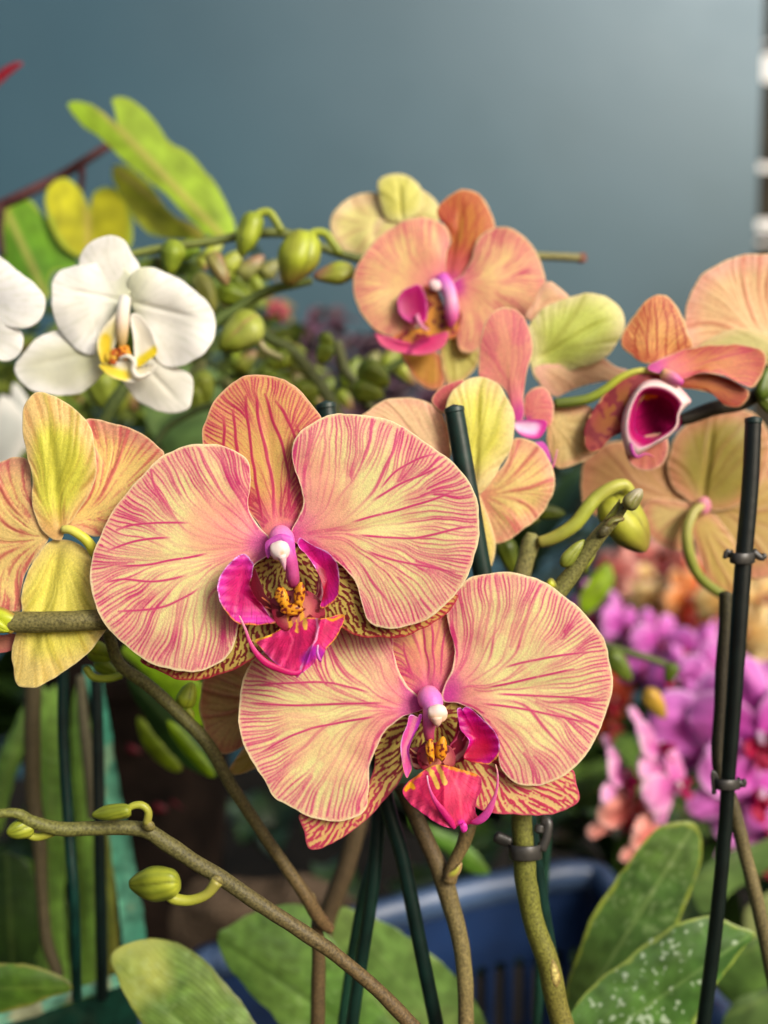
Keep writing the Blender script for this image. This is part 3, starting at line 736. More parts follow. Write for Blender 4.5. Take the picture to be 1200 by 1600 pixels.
sheet('side_lobe', lipB, l6([(622,375),(652,358),(665,372),(700,350),(745,370),(790,410),(850,465),(910,520),(955,580),(980,640),(987,720),(965,780),(930,815),(890,840),(820,835),(750,820),(690,800),(680,770),(715,690),(725,640),(690,590),(650,540),(635,470)]), B_D,
      plain((190,6,84), (196,14,140), at=(0.3, 1.0), streak=((150,4,70), 0.6, 0.4), rim=lambda x, y: (mix((232,150,230), (240,160,60), sm(1165, 1185, y)), 0.95), rimw=2.6,
            strokes=[(l6([(700,780),(780,750),(850,700)]), 9, (184,4,60), 12), (l6([(640,480),(700,580)]), 4, (180,20,120), 6)], nz=14),
      z0=-20, cup=-9, c=l6([(800,620)])[0], mat=M_LIP, res=2.4, thick=2.5, fx=lambda x, y, q, t, s: -0.2 * (x - 745) + 1.5 * q ** 3 * np.sin(0.45 * y))
sheet('mid_lobe', lipB, l6([(370,880),(440,850),(520,850),(580,865),(640,885),(740,905),(800,925),(828,960),(825,1040),(792,1130),(780,1200),(782,1260),(800,1300),(750,1345),(700,1370),(690,1402),(650,1390),(640,1370),(600,1395),(540,1385),(480,1362),(380,1290),(250,1190),(162,1078),(200,1010),(280,945)]), B_D,
      plain((212,40,92), (228,66,116), at=(0.5, 1.0), streak=((176,14,66), 0.6, 0.5), rim=lambda x, y: (mix((240,160,40), (224,50,120), sm(1218, 1236, y + 0.25 * np.abs(x - 690))), 0.9), rimw=2.8,
            strokes=[(l6([(370,870),(400,900),(430,960),(458,1035)]), 3.6, (236,190,90), 1.4), (l6([(460,860),(490,920),(520,1000)]), 3.6, (236,190,90), 1.4), (l6([(190,1055),(225,1010),(250,1040)]), 3.2, (240,170,20), 2), (l6([(240,985),(320,925)]), 1.2, (232,120,50), 1.5),
                     (l6([(560,870),(680,900),(780,935)]), 2.0, (240,150,50), 2), (l6([(660,1340),(680,1395)]), 4.5, (226,40,170), 3), (l6([(380,1050),(440,1150),(520,1300)]), 2.5, (196,26,80), 5), (l6([(560,920),(640,1060),(660,1260)]), 1.0, (236,80,110), 4), (l6([(300,980),(330,1100),(420,1240)]), 0.8, (190,26,84), 3)], nz=12, mott=0.08),
      z0=-30, c=l6([(520,1110)])[0], fx=lambda x, y, q, t, s: 0.20 * np.sqrt((x - 695) ** 2 + 80) - 0.12 * (y - 1230) + 2.0 * q ** 3 * np.sin(0.36 * x + 0.1 * y) - 3 * np.exp(-((x - 694) / 5.0) ** 2), mat=M_LIP, res=2.4, thick=2.5, undul=1.2)
tube('tendril', lipB, [p[:2] + (z,) for p, z in zip(l6([(368,938),(376,1000),(400,1080),(440,1160),(500,1240),(560,1320),(600,1388)]), (-52,-50,-48,-46,-43,-40,-36))], [1.2,1.4,2.2,3.8,5.5,5.5,3], B_D, M_LIP,
     [(240,200,216),(224,110,170),(206,60,130),(196,30,110),(196,30,110),(206,40,120)], flat=0.6)
tube('tendril', lipB, [p[:2] + (z,) for p, z in zip(l6([(950,842),(965,900),(968,990),(950,1100),(900,1220),(850,1290),(790,1330),(740,1335)]), (-44,-48,-50,-50,-48,-45,-42,-38))], [0.8,1.2,1.8,2.6,5.5,6.5,5.5,3], B_D, M_LIP,
     [(232,180,150),(222,110,160),(214,100,150),(210,80,150),(206,70,160),(222,60,140)], flat=0.6)
blob('tip', lipB, 724.5, 1293, B_D, 6, 8, 5, rel=-38, colour=(226,60,170), lump=0.05)
blob('callus', lipB, 672, 1174, B_D, 7, 19, 8, rel=-28, ang=-0.05, colour=callus_col, lump=0.08)
blob('callus', lipB, 690, 1171, B_D, 9, 19, 8, rel=-30, ang=0.1, colour=callus_col, lump=0.05, seed=2)
colB = tube('column', fb, [(670,1082,4),(671,1090,-6),(676,1104,-14),(673,1124,-16),(670,1142,-14),(672,1156,-12)], [15,19,17,12,9,7], B_D, M_LIP,
            [(236,150,190),(230,120,206),(232,140,204),(206,100,150),(176,70,110),(160,54,86)], n=40, ns=32, bumps=0.03)
blob('anther_cap', colB, 683.5, 1115, B_D, 16, 15, 11, rel=-32, ang=0.2, lump=0.03, colour=lambda x, y, v, z: mix((242,218,208), (238,196,160), sm(1112, 1122, y)), mat=M_BUD)
tube('pollen_beak', colB, [(682,1120,-38),(683,1128,-36),(683,1135,-30)], [9,7,2], B_D, M_BUD, [(238,200,176),(238,196,170),(236,180,190)])

# ================================================================== the other flowers of the bench
q4 = lambda p: Z(0, 80, 2.3077, p)
q5 = lambda p: Z(500, 250, 2.4, p)
q6 = lambda p: Z(860, 380, 2.963, p)
q7 = lambda p: Z(0, 600, 3.2, p)
k3 = lambda p: Z(300, 300, 3.0, p)
GST = 'pink and yellow striped orchid flowers'

# ---------------- C: seen from behind, left edge
C_D = 0.306
fc = flower('yellow-green orchid flower seen from behind, cut by the left edge, with a stem crossing it', 95, 840, C_D)
BK = dict(body=(212,206,84), edge=(226,176,126), vein=(170,160,50))
sheet('petal', fc, q7([(-200,450),(-100,400),(0,392),(60,372),(120,368),(150,400),(160,500),(172,620),(200,710),(245,770),(200,850),(130,950),(105,1060),(110,1130),(60,1150),(-40,1150),(-200,1100),(-260,900),(-240,600)]), C_D,
      backface(body=(240,212,134), edge=(222,156,134), vein=(192,70,80), amt=0.7, pink=(192,70,84), pinkamt=0.4, sc=1.2, k=0.8, prim=6, spread=0.8), z0=14, cup=-3, base=q7([(260,770)])[0], tip=q7([(-200,900)])[0], undul=3, seed=21)
sheet('petal', fc, q7([(320,715),(380,640),(430,560),(470,450),(470,320),(430,230),(430,182),(500,182),(570,195),(640,215),(720,255),(790,310),(826,352),(790,440),(720,520),(640,620),(560,730),(480,760),(400,735)]), C_D,
      backface(body=(238,208,126), edge=(222,154,130), vein=(196,66,84), amt=0.75, pink=(196,80,84), pinkamt=0.45, sc=1.2, k=0.8, prim=7, spread=0.8), z0=14, cup=-3, base=q7([(315,720)])[0], tip=q7([(800,340)])[0], undul=3, seed=22)
sheet('lateral_sepal', fc, q7([(-100,1230),(0,1255),(80,1250),(75,1320),(0,1345),(-100,1330)]), C_D, plain((206,134,112), (196,110,104)), z0=18, seed=23)
sheet('lateral_sepal', fc, q7([(240,790),(300,778),(370,790),(440,840),(480,960),(520,1100),(560,1180),(520,1250),(470,1310),(400,1385),(300,1450),(200,1510),(130,1519),(85,1505),(65,1420),(62,1320),(80,1240),(105,1150),(105,1050),(140,930),(190,840)]), C_D,
      backface(body=(230,220,100), edge=(238,214,134), vein=(180,168,44), amt=0.4, pink=(206,140,80), pinkamt=0.12, sc=1.6, k=0.3),
      z0=2, cup=4, base=q7([(305,785)])[0], tip=q7([(110,1510)])[0], groove=6, undul=3, seed=24, fx=lambda x, y, q, t, s: -3 * np.exp(-((s + 18) / 12) ** 2))
sheet('dorsal_sepal', fc, q7([(300,782),(250,770),(205,720),(172,650),(162,560),(158,450),(130,350),(110,250),(112,160),(140,80),(190,42),(260,52),(330,95),(400,150),(450,220),(475,320),(481,420),(460,520),(420,600),(370,670),(325,720),(312,765)]), C_D,
      backface(body=(222,218,84), edge=(240,204,140), vein=(164,156,40), amt=0.45, pink=(206,110,90), pinkamt=0.25, sc=1.6, k=0.25, prim=6, spread=0.3, edge_at=0.5), z0=-8, cup=6, base=q7([(305,775)])[0], tip=q7([(230,45)])[0], groove=5, undul=3, seed=25)
tube('pedicel', fc, [p[:2] + (z,) for p, z in zip(q7([(315,728),(350,728),(400,755),(440,790),(480,850),(540,930)]), (-4,-8,-8,-4,8,25))], [6.5,7,7.5,8,9,9], C_D, M_BUD, [(222,214,120),(206,206,70),(190,190,60),(170,170,50)])
sh = thing('flower_spike', 'thick olive stem running level across the left edge into the big striped flower', 'flower spike', pt(-10, 972, C_D))
tube('stem', sh, [(-90,975,-14),(-20,972,-14),(60,972,-12),(120,970,-10),(180,966,4),(260,950,40)], [17,17,16.5,16,16,15], C_D, M_STEM, [(110,104,60),(104,98,56),(112,104,60)], bumps=0.015)
sheet('bract', sh, q7([(-80,1100),(0,1112),(60,1140),(95,1175),(90,1215),(50,1250),(0,1215),(-80,1180)]), C_D, plain((176,186,40), (150,120,60), at=(0.6,1.0)), z0=-32, cup=10, mat=M_BUD)
bud(sh, -8, 975, C_D, 50, 30, 0.5, rel=-36, c0=(186,196,50), name='bud')

# ---------------- D: front facing, top middle
D_D = 0.400
fd = flower('salmon striped orchid flower facing front, highest in the picture, above the two big sharp flowers', 690, 450, D_D)
ST2 = dict(space=8.0, peach=(238,168,136), yell=(238,204,140), margin=(238,152,140), vein=(196,50,96), sc=0.8, step=1.3, amt=0.75, prim=6, inner=0.25, rimw=3.0, cream=(226,200,150))
sheet('lateral_sepal', fd, q5([(305,700),(440,720),(470,800),(462,850),(430,862),(390,850),(340,800)]), D_D, backface(body=(206,150,60), edge=(214,120,90), vein=(180,80,60)), z0=25, base=q5([(440,600)])[0], seed=31)
sheet('lateral_sepal', fd, q5([(450,690),(480,640),(560,640),(600,740),(560,810),(520,840),(480,842),(462,800),(452,740)]), D_D, backface(body=(214,204,110), edge=(222,150,120), vein=(180,160,70)), z0=24, base=q5([(480,600)])[0], seed=32)
sheet('dorsal_sepal', fd, q5([(450,450),(462,380),(490,310),(470,250),(443,200),(458,158),(500,122),(545,109),(600,133),(640,190),(657,250),(640,310),(600,350),(565,400),(525,450),(485,470)]), D_D,
      striped(**{**ST2, 'peach': (206,96,72), 'yell': (212,140,64), 'margin': (214,110,80), 'vein': (176,50,50), 'k': 0.5, 'spine': 0.8, 'lines': [q5(l_) for l_ in ([(480,440),(510,320),(505,210),(500,150)],[(495,430),(540,300),(540,180),(535,130)],[(510,430),(570,310),(585,220),(575,150)],[(470,420),(485,330),(475,220)],[(530,430),(600,310),(625,240)])]}), z0=10, cup=5, base=q5([(475,460)])[0], tip=q5([(545,110)])[0], groove=3, undul=2, seed=33)
sheet('petal', fd, q5([(488,300),(470,250),(430,221),(370,214),(300,235),(230,280),(170,340),(135,410),(124,490),(145,560),(190,620),(240,655),(300,666),(350,640),(385,600),(420,540),(450,480),(462,420),(478,350)]), D_D,
      striped(**ST2), z0=0, cup=7, g=(0.08, 0), base=q5([(465,465)])[0], tip=q5([(130,480)])[0], undul=3, seed=34, c=q5([(300,440)])[0])
sheet('petal', fd, q5([(490,460),(535,425),(570,370),(590,310),(630,265),(700,252),(760,283),(812,340),(840,420),(848,500),(822,565),(780,600),(700,590),(660,600),(620,650),(600,700),(570,722),(530,712),(512,660),(518,590),(505,520)]), D_D,
      striped(**ST2), z0=0, cup=7, g=(-0.05, 0), base=q5([(490,470)])[0], tip=q5([(845,470)])[0], undul=3, seed=35, c=q5([(660,450)])[0])
ld = lip_of(fd)
cspk = dict(dots=((120,30,20), 4.5, 0.5))
sheet('throat', ld, q5([(385,480),(440,490),(470,560),(500,600),(520,560),(535,590),(520,650),(490,670),(430,660),(380,680),(300,695),(250,680),(320,640),(380,620)]), D_D, plain((214,150,50), (196,110,60), dots=((140,30,40), 7, 0.3)), z0=-6, mat=M_LIP, c=q5([(440,620)])[0], res=1.6)
sheet('side_lobe', ld, q5([(372,468),(395,510),(402,560),(398,600),(375,612),(340,610),(300,580),(290,530),(308,492),(340,475)]), D_D, plain((168,6,92), (186,20,120), rim=(226,90,170), rimw=2), z0=-20, cup=-6, mat=M_LIP)
sheet('mid_lobe', ld, q5([(208,650),(250,668),(330,692),(380,670),(430,655),(480,645),(470,690),(440,715),(390,730),(330,728),(270,715),(225,690)]), D_D, plain((206,40,110), (222,90,130), strokes=[(q5([(330,728),(345,700),(400,675)]), 3, (150,10,80), 3)]), z0=-24, cup=-4, mat=M_LIP)
cdn = tube('column', fd, [p[:2] + (z,) for p, z in zip(q5([(455,452),(475,475),(490,520),(494,580),(488,625)]), (-2,-14,-24,-26,-20))], [14,12,11,11,5], D_D, M_LIP, [(206,80,190),(226,150,210),(232,170,200),(222,110,170),(200,60,140)])
blob('anther_cap', cdn, *q5([(432,470)])[0], D_D, 9, 10, 8, rel=-24, ang=-0.7, colour=(236,206,206), mat=M_BUD)
tube('tendril', ld, [p[:2] + (z,) for p, z in zip(q5([(362,582),(372,610),(392,632),(408,636)]), (-30,-32,-32,-28))], [4,3.4,2.5,1.2], D_D, M_LIP, [(214,130,170),(222,150,170)])

# ---------------- E: pale, behind D
E_D = 0.445
fe = flower('pale yellow orchid flower seen from behind, upper left of the highest salmon flower', 600, 330, E_D)
EB = dict(body=(226,218,140), edge=(240,214,170), vein=(196,150,110), amt=0.4, sc=1.2)
sheet('petal', fe, q5([(42,230),(65,180),(130,133),(210,120),(245,160),(265,240),(240,300),(200,350),(150,380),(100,350),(50,290)]), E_D, backface(**EB), z0=10, cup=4, base=q5([(260,235)])[0], tip=q5([(50,240)])[0], undul=3, seed=41)
sheet('petal', fe, q5([(360,110),(410,130),(445,172),(450,225),(400,240),(340,240),(330,180)]), E_D, backface(**EB), z0=10, cup=4, base=q5([(280,220)])[0], tip=q5([(450,200)])[0], undul=2, seed=42)
sheet('dorsal_sepal', fe, q5([(218,80),(258,55),(318,55),(368,90),(388,140),(375,195),(330,225),(290,232),(245,215),(222,140)]), E_D, backface(body=(226,222,116), edge=(230,226,146), vein=(180,176,70)), z0=-8, cup=8, base=q5([(310,240)])[0], tip=q5([(290,50)])[0], groove=6, seed=43)
sheet('lateral_sepal', fe, q5([(220,220),(300,220),(380,230),(400,300),(320,360),(220,380),(180,320)]), E_D, backface(**EB), z0=4, cup=4, base=q5([(290,230)])[0], tip=q5([(230,380)])[0], seed=44)

# ---------------- F: pale green sepal to the right of D
F_D = 0.385
ff = flower('pale yellow-green orchid flower seen from behind, right of the highest salmon flower', 880, 540, F_D)
FB = dict(body=(236,196,150), edge=(242,186,164), vein=(210,140,110), amt=0.4, sc=1.2)
sheet('petal', ff, q5([(770,590),(800,540),(825,480),(860,455),(900,480),(935,515),(940,560),(850,620)]), F_D, backface(**FB), z0=12, cup=3, base=q5([(800,640)])[0], tip=q5([(870,450)])[0], undul=2, seed=51)
sheet('petal', ff, q5([(800,780),(880,760),(1000,740),(1060,745),(1100,772),(1160,790),(1130,830),(1060,830),(960,860),(880,890),(830,850)]), F_D, backface(**FB), z0=12, cup=3, base=q5([(800,760)])[0], tip=q5([(1150,800)])[0], undul=2, seed=52)
sheet('dorsal_sepal', ff, q5([(780,620),(830,560),(900,522),(1000,500),(1080,518),(1130,565),(1138,635),(1105,700),(1060,745),(960,785),(880,805),(820,830),(790,780),(780,700)]), F_D,
      backface(body=(206,216,104), edge=(238,226,176), vein=(166,168,64), amt=0.5, sc=1.6, k=0.3, edge_at=0.35), z0=-4, cup=9, base=q5([(800,760)])[0], tip=q5([(1120,570)])[0], groove=6, undul=4, seed=53)

# ---------------- G: side facing pink one
G_D = 0.362
fg = flower('pink orchid flower seen from the side with narrow upright sepal, between the pale green flowers', 800, 620, G_D)
sheet('petal', fg, q5([(860,925),(930,930),(1000,920),(1035,960),(1060,1030),(1050,1080),(1000,1122),(940,1150),(890,1155),(865,1120),(850,1040)]), G_D, backface(body=(222,196,130), edge=(230,170,136), vein=(180,140,80), amt=0.4), z0=30, cup=3, base=q5([(850,960)])[0], tip=q5([(1000,1120)])[0], undul=2, seed=61)
sheet('petal', fg, q5([(768,960),(768,890),(800,855),(840,853),(868,890),(878,940),(860,1000),(800,990)]), G_D, striped(**{**ST2, 'peach': (226,136,124), 'yell': (226,140,124), 'amt': 0.4}), z0=-4, cup=3, base=q5([(780,970)])[0], tip=q5([(840,850)])[0], seed=62)
sheet('dorsal_sepal', fg, q5([(594,780),(598,700),(618,620),(655,565),(705,552),(757,578),(790,640),(802,700),(785,770),(768,830),(762,900),(764,970),(745,985),(728,970),(715,920),(690,860),(640,830),(600,815)]), G_D,
      striped(**{**ST2, 'peach': (226,110,140), 'yell': (228,158,128), 'margin': (232,156,134), 'vein': (204,76,110), 'amt': 0.6, 'k': 0.4, 'spine': 0.85}), z0=-6, cup=5, base=q5([(745,985)])[0], tip=q5([(680,552)])[0], c=q5([(700,710)])[0], undul=3, seed=63)
lg = lip_of(fg)
sheet('side_lobe', lg, q5([(730,985),(770,975),(840,975),(850,1000),(822,1042),(770,1040),(735,1015)]), G_D, plain((232,150,214), (206,50,150), strokes=[(q5([(740,1000),(800,1005)]), 6, (240,200,230), 8)]), z0=-20, cup=-4, mat=M_LIP)
sheet('mid_lobe', lg, q5([(800,1062),(838,1058),(860,1095),(866,1140),(845,1120),(820,1090)]), G_D, plain((206,80,180)), z0=-20, mat=M_LIP)
tube('tendril', lg, [p[:2] + (z,) for p, z in zip(q5([(858,1170),(872,1150),(882,1120),(890,1085)]), (-20,-22,-22,-20))], [3,2.2,1.5,0.8], G_D, M_LIP, [(214,90,150),(226,150,170)])

# ---------------- H: from behind, with the stake in front of it
H_D = 0.346
fh = flower('yellow orchid flower seen from behind with a dark stake in front of it', 745, 770, H_D)
sheet('petal', fh, q2([(270,190),(300,158),(360,125),(430,112),(500,125),(550,160),(580,220),(590,300),(560,360),(450,330),(330,260)]), H_D, backface(body=(238,204,156), edge=(240,184,156), vein=(206,120,110), amt=0.5, sc=1.1), z0=14, cup=4, base=q2([(660,430)])[0], tip=q2([(400,110)])[0], undul=2, seed=71)
sheet('petal', fh, q2([(520,130),(540,90),(580,65),(632,52),(620,90),(600,140),(560,170)]), H_D, striped(**{**ST2, 'peach': (206,90,90), 'yell': (206,110,100)}), z0=18, base=q2([(640,200)])[0], tip=q2([(520,110)])[0], seed=72)
sheet('petal', fh, q2([(690,445),(740,380),(790,310),(810,255),(870,265),(920,310),(945,370),(947,440),(920,500),(870,550),(810,600),(750,620),(720,600),(700,520)]), H_D,
      backface(body=(236,208,132), edge=(236,180,142), vein=(196,84,84), amt=0.75, sc=1.1, k=0.7, prim=7, spread=0.8), z0=8, cup=3, base=q2([(690,450)])[0], tip=q2([(945,430)])[0], undul=3, seed=73)
sheet('lateral_sepal', fh, q2([(680,450),(715,520),(740,600),(742,650),(725,705),(690,720),(650,640),(640,520)]), H_D, backface(body=(230,212,120), edge=(232,200,140), vein=(190,170,70)), z0=2, cup=3, base=q2([(680,440)])[0], tip=q2([(730,700)])[0], seed=74)
sheet('dorsal_sepal', fh, q2([(572,130),(620,68),(690,41),(750,65),(792,130),(810,200),(802,270),(772,340),(730,400),(690,445),(640,440),(600,360),(580,240)]), H_D,
      backface(body=(222,216,96), edge=(240,220,160), vein=(176,168,50), amt=0.4, pink=(214,150,120), pinkamt=0.2, sc=1.6, k=0.3, edge_at=0.45), z0=-6, cup=7, base=q2([(665,440)])[0], tip=q2([(690,42)])[0], groove=6, undul=4, seed=75)

# ---------------- K: large one with shade put into its petal colours, lower right (behind I)
K_D = 0.415
fk = flower('large orchid flower with shade in its petal colours, seen from behind, low on the right behind the black stake', 1095, 800, K_D)
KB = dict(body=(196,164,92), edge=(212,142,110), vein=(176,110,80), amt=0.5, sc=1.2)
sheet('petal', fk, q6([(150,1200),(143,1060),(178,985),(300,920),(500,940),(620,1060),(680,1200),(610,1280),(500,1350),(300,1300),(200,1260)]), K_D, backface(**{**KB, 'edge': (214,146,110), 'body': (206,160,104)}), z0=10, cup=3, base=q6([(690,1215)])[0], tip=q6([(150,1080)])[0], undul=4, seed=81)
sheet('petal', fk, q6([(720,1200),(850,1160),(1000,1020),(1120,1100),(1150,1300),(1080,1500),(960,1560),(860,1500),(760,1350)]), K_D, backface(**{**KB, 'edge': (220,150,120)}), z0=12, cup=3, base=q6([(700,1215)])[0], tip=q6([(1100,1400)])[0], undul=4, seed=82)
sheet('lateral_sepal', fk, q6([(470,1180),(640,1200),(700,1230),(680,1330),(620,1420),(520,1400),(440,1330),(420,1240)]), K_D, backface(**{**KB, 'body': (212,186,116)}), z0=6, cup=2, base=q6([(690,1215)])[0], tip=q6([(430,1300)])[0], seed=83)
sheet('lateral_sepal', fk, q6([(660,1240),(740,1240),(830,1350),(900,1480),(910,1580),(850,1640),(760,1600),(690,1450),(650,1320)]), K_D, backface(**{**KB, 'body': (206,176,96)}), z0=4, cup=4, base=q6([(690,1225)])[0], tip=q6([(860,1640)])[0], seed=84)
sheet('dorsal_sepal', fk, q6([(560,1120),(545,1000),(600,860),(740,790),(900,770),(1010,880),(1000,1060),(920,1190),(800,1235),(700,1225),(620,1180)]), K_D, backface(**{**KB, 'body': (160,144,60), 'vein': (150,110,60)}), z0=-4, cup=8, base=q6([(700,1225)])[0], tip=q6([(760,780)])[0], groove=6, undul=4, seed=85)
blob('flower_base', fk, *q6([(712,1215)])[0], K_D, 11, 14, 8, rel=-8, colour=(214,130,150), mat=M_BUD)
tube('pedicel', fk, [p[:2] + (z,) for p, z in zip(q6([(700,1215),(660,1250),(632,1330),(640,1430),(680,1530),(740,1590),(820,1640)]), (-8,-18,-26,-26,-20,-10,0))], [7,8,8.5,8.5,8,8,8], K_D, M_BUD, [(186,176,100),(150,156,64),(120,130,50)])

# ---------------- J: top right
J_D = 0.392
fj = flower('pale peach orchid flower cut by the right edge, above the one with a tube-shaped lip', 1150, 480, J_D)
sheet('petal', fj, q6([(650,500),(628,430),(624,370),(630,280),(665,190),(740,115),(850,70),(960,50),(1100,60),(1180,200),(1150,450),(960,520),(800,520)]), J_D,
      backface(body=(242,204,150), edge=(242,184,160), vein=(206,110,80), amt=0.6, sc=1.1, k=0.8, prim=8, spread=0.8), z0=6, cup=5, base=q6([(1120,480)])[0], tip=q6([(640,250)])[0], undul=4, seed=91)
sheet('lateral_sepal', fj, q6([(690,490),(760,430),(860,400),(950,400),(1030,440),(1100,520),(1000,560),(800,540)]), J_D, backface(body=(206,196,124), edge=(222,196,140), vein=(186,170,90)), z0=-8, cup=5, base=q6([(1100,500)])[0], tip=q6([(690,490)])[0], seed=92)

# ---------------- I: tipped forward with its tube shaped lip
I_D = 0.362
fi = flower('orange-pink orchid flower tipped forward with a dark magenta tube-shaped lip, on the right', 1020, 610, I_D)
IS = {**ST2, 'sc': 0.8}
sheet('dorsal_sepal', fi, q6([(324,455),(345,400),(400,320),(450,262),(505,235),(560,258),(602,330),(632,400),(652,460),(650,500),(560,530),(480,555),(420,550),(370,520),(332,490)]), I_D,
      striped(**{**IS, 'peach': (234,176,100), 'yell': (236,184,104), 'margin': (226,140,100), 'vein': (170,40,40), 'k': 0.35, 'spine': 0.9, 'magr': 0.03, 'primamt': 1.3, 'amt': 1.0, 'inner': 0.2, 'lines': [q6(l_) for l_ in ([(455,560),(445,430),(455,330)],[(490,560),(488,400),(490,280)],[(535,560),(535,400),(525,270)],[(600,540),(580,400),(555,290)],[(410,540),(390,450),(405,370)],[(640,520),(620,430),(590,350)])]}), z0=12, cup=4, base=q6([(460,640)])[0], tip=q6([(520,235)])[0], undul=2, seed=101)
sheet('lateral_sepal', fi, q6([(345,900),(400,900),(520,880),(548,940),(530,1010),(490,1045),(430,1055),(370,1025),(345,960)]), I_D, backface(body=(206,120,96), edge=(216,130,130), vein=(170,60,80), amt=0.5), z0=10, base=q6([(450,800)])[0], tip=q6([(430,1055)])[0], seed=102)
sheet('petal', fi, q6([(470,600),(540,580),(640,600),(760,610),(850,640),(915,680),(915,720),(870,762),(810,752),(760,700),(680,680),(600,670),(520,640)]), I_D, striped(**{**IS, 'peach': (190,100,50), 'yell': (190,110,50), 'margin': (176,70,60), 'vein': (150,40,50)}), z0=10, cup=3, base=q6([(520,600)])[0], tip=q6([(900,720)])[0], seed=103)
sheet('petal', fi, q6([(450,576),(550,522),(650,487),(760,472),(880,472),(960,488),(996,525),(986,590),(960,640),(935,668),(890,655),(800,610),(700,598),(600,640),(540,615)]), I_D,
      striped(**{**IS, 'peach': (214,110,84), 'yell': (216,140,84), 'margin': (214,118,100), 'k': 0.5}), z0=-2, cup=-4, base=q6([(480,590)])[0], tip=q6([(990,540)])[0], undul=3, seed=104, c=q6([(750,545)])[0])
sheet('petal', fi, q6([(500,590),(440,586),(350,612),(262,680),(190,780),(153,880),(163,950),(190,972),(230,955),(290,900),(350,850),(400,760),(455,680),(520,620)]), I_D,
      plain((166,96,40), (170,70,66), at=(0.2, 0.9), rim=(222,180,120), rimw=3, dots=((140,40,50), 7, 0.0)), z0=2, cup=4, base=q6([(480,600)])[0], tip=q6([(160,960)])[0], c=q6([(310,760)])[0], undul=2, seed=105)
li = lip_of(fi)
sheet('throat', li, q6([(385,830),(390,760),(430,690),(490,690),(550,720),(600,790),(600,850),(550,885),(480,910),(420,900)]), I_D, plain((120,0,56), (150,6,80), strokes=[(q6([(400,700),(450,706),(485,700)]), 5, (226,140,30), 3)], streak=((80,0,40), 0.8, 0.5)), z0=40, cup=-30, mat=M_THROAT)
def ring_lip():
    """rolled wall of the tube: an open ring of lip tissue, leaning towards the viewer"""
    O = crom(q6([(328,870),(340,780),(385,690),(440,640),(520,632),(590,660),(650,725),(640,745),(600,790),(590,850),(540,905),(470,945),(385,990),(345,950)]), 90)
    I = crom(q6([(392,850),(395,790),(410,730),(440,700),(500,705),(550,735),(575,775),(578,800),(575,830),(560,850),(530,868),(490,895),(440,895),(405,880)]), 90)
    rows = []; cols = []
    for k, u in enumerate(np.linspace(0, 1, 14)):
        p = O * (1 - u) + I * u
        rel = -26 * math.sin(math.pi * min(1, u * 0.8 + 0.1)) + 6 * u + 14 * max(0, u - 0.7) * 10 * 0.3
        rows.append(pt(p[:, 0], p[:, 1], I_D, rel))
        c = mix((240,190,190), (244,222,214), np.full(90, sm(0.0, 0.35, u)))
        low = sm(640, 690, p[:, 1])
        c = mix(c, (168,40,150), 0.85 * low * math.exp(-((u - 0.75) / 0.22) ** 2))
        c = mix(c, (176,16,96), 0.95 * np.full(90, sm(0.42, 0.6, u)))
        c = mix(c, (160,30,120), float(u > 0.96))
        cols.append(c)
    V = np.concatenate(rows); n = 90; F = []
    for r in range(13):
        for k in range(n):
            F.append((r * n + k, r * n + (k + 1) % n, (r + 1) * n + (k + 1) % n, (r + 1) * n + k))
    mesh_obj('lip_tube', V, F, M_LIP, li, lin(np.concatenate(cols)))
ring_lip()
tube('tendril', li, [p[:2] + (z,) for p, z in zip(q6([(372,925),(378,960),(400,990),(440,975),(480,990)]), (-30,-32,-34,-32,-28))], [2,3.4,3,2,1], I_D, M_LIP, [(170,50,150),(190,70,150),(206,110,120)])
tube('pedicel', fi, [p[:2] + (z,) for p, z in zip(q6([(20,742),(100,735),(180,718),(250,680),(330,620),(420,590),(520,600)]), (20,18,16,12,6,2,0))], [8,8,7.5,7,6,5,4], I_D, M_BUD, [(96,110,44),(110,124,44),(150,164,50),(186,190,60),(206,204,90),(212,196,110)])
tube('column', fi, [p[:2] + (z,) for p, z in zip(q6([(520,600),(570,625),(610,650)]), (-10,-18,-20))], [8,9,5], I_D, M_LIP, [(226,190,120),(222,130,170),(206,80,160)])

# ---------------- M: petal tips below A, left of B
M_D = 0.345
fm = flower('pale tan orchid flower mostly hidden, only petal tips showing left of the lower front flower', 380, 1110, M_D)
sheet('petal', fm, [(318,1062),(345,1050),(400,1030),(470,1060),(480,1120),(430,1150),(392,1160),(370,1172),(350,1178),(328,1165),(315,1120)], M_D, backface(body=(206,174,112), edge=(210,140,104), vein=(176,96,80), amt=0.6, sc=1.1), z0=0, cup=4, base=(440, 1080), tip=(320, 1150), undul=3, seed=111)
sheet('lateral_sepal', fm, [(356,1208),(372,1180),(390,1160),(420,1150),(440,1180),(400,1200),(375,1210)], M_D, backface(body=(190,164,80), edge=(200,150,90)), z0=8, base=(430, 1160), tip=(358, 1208), seed=112)

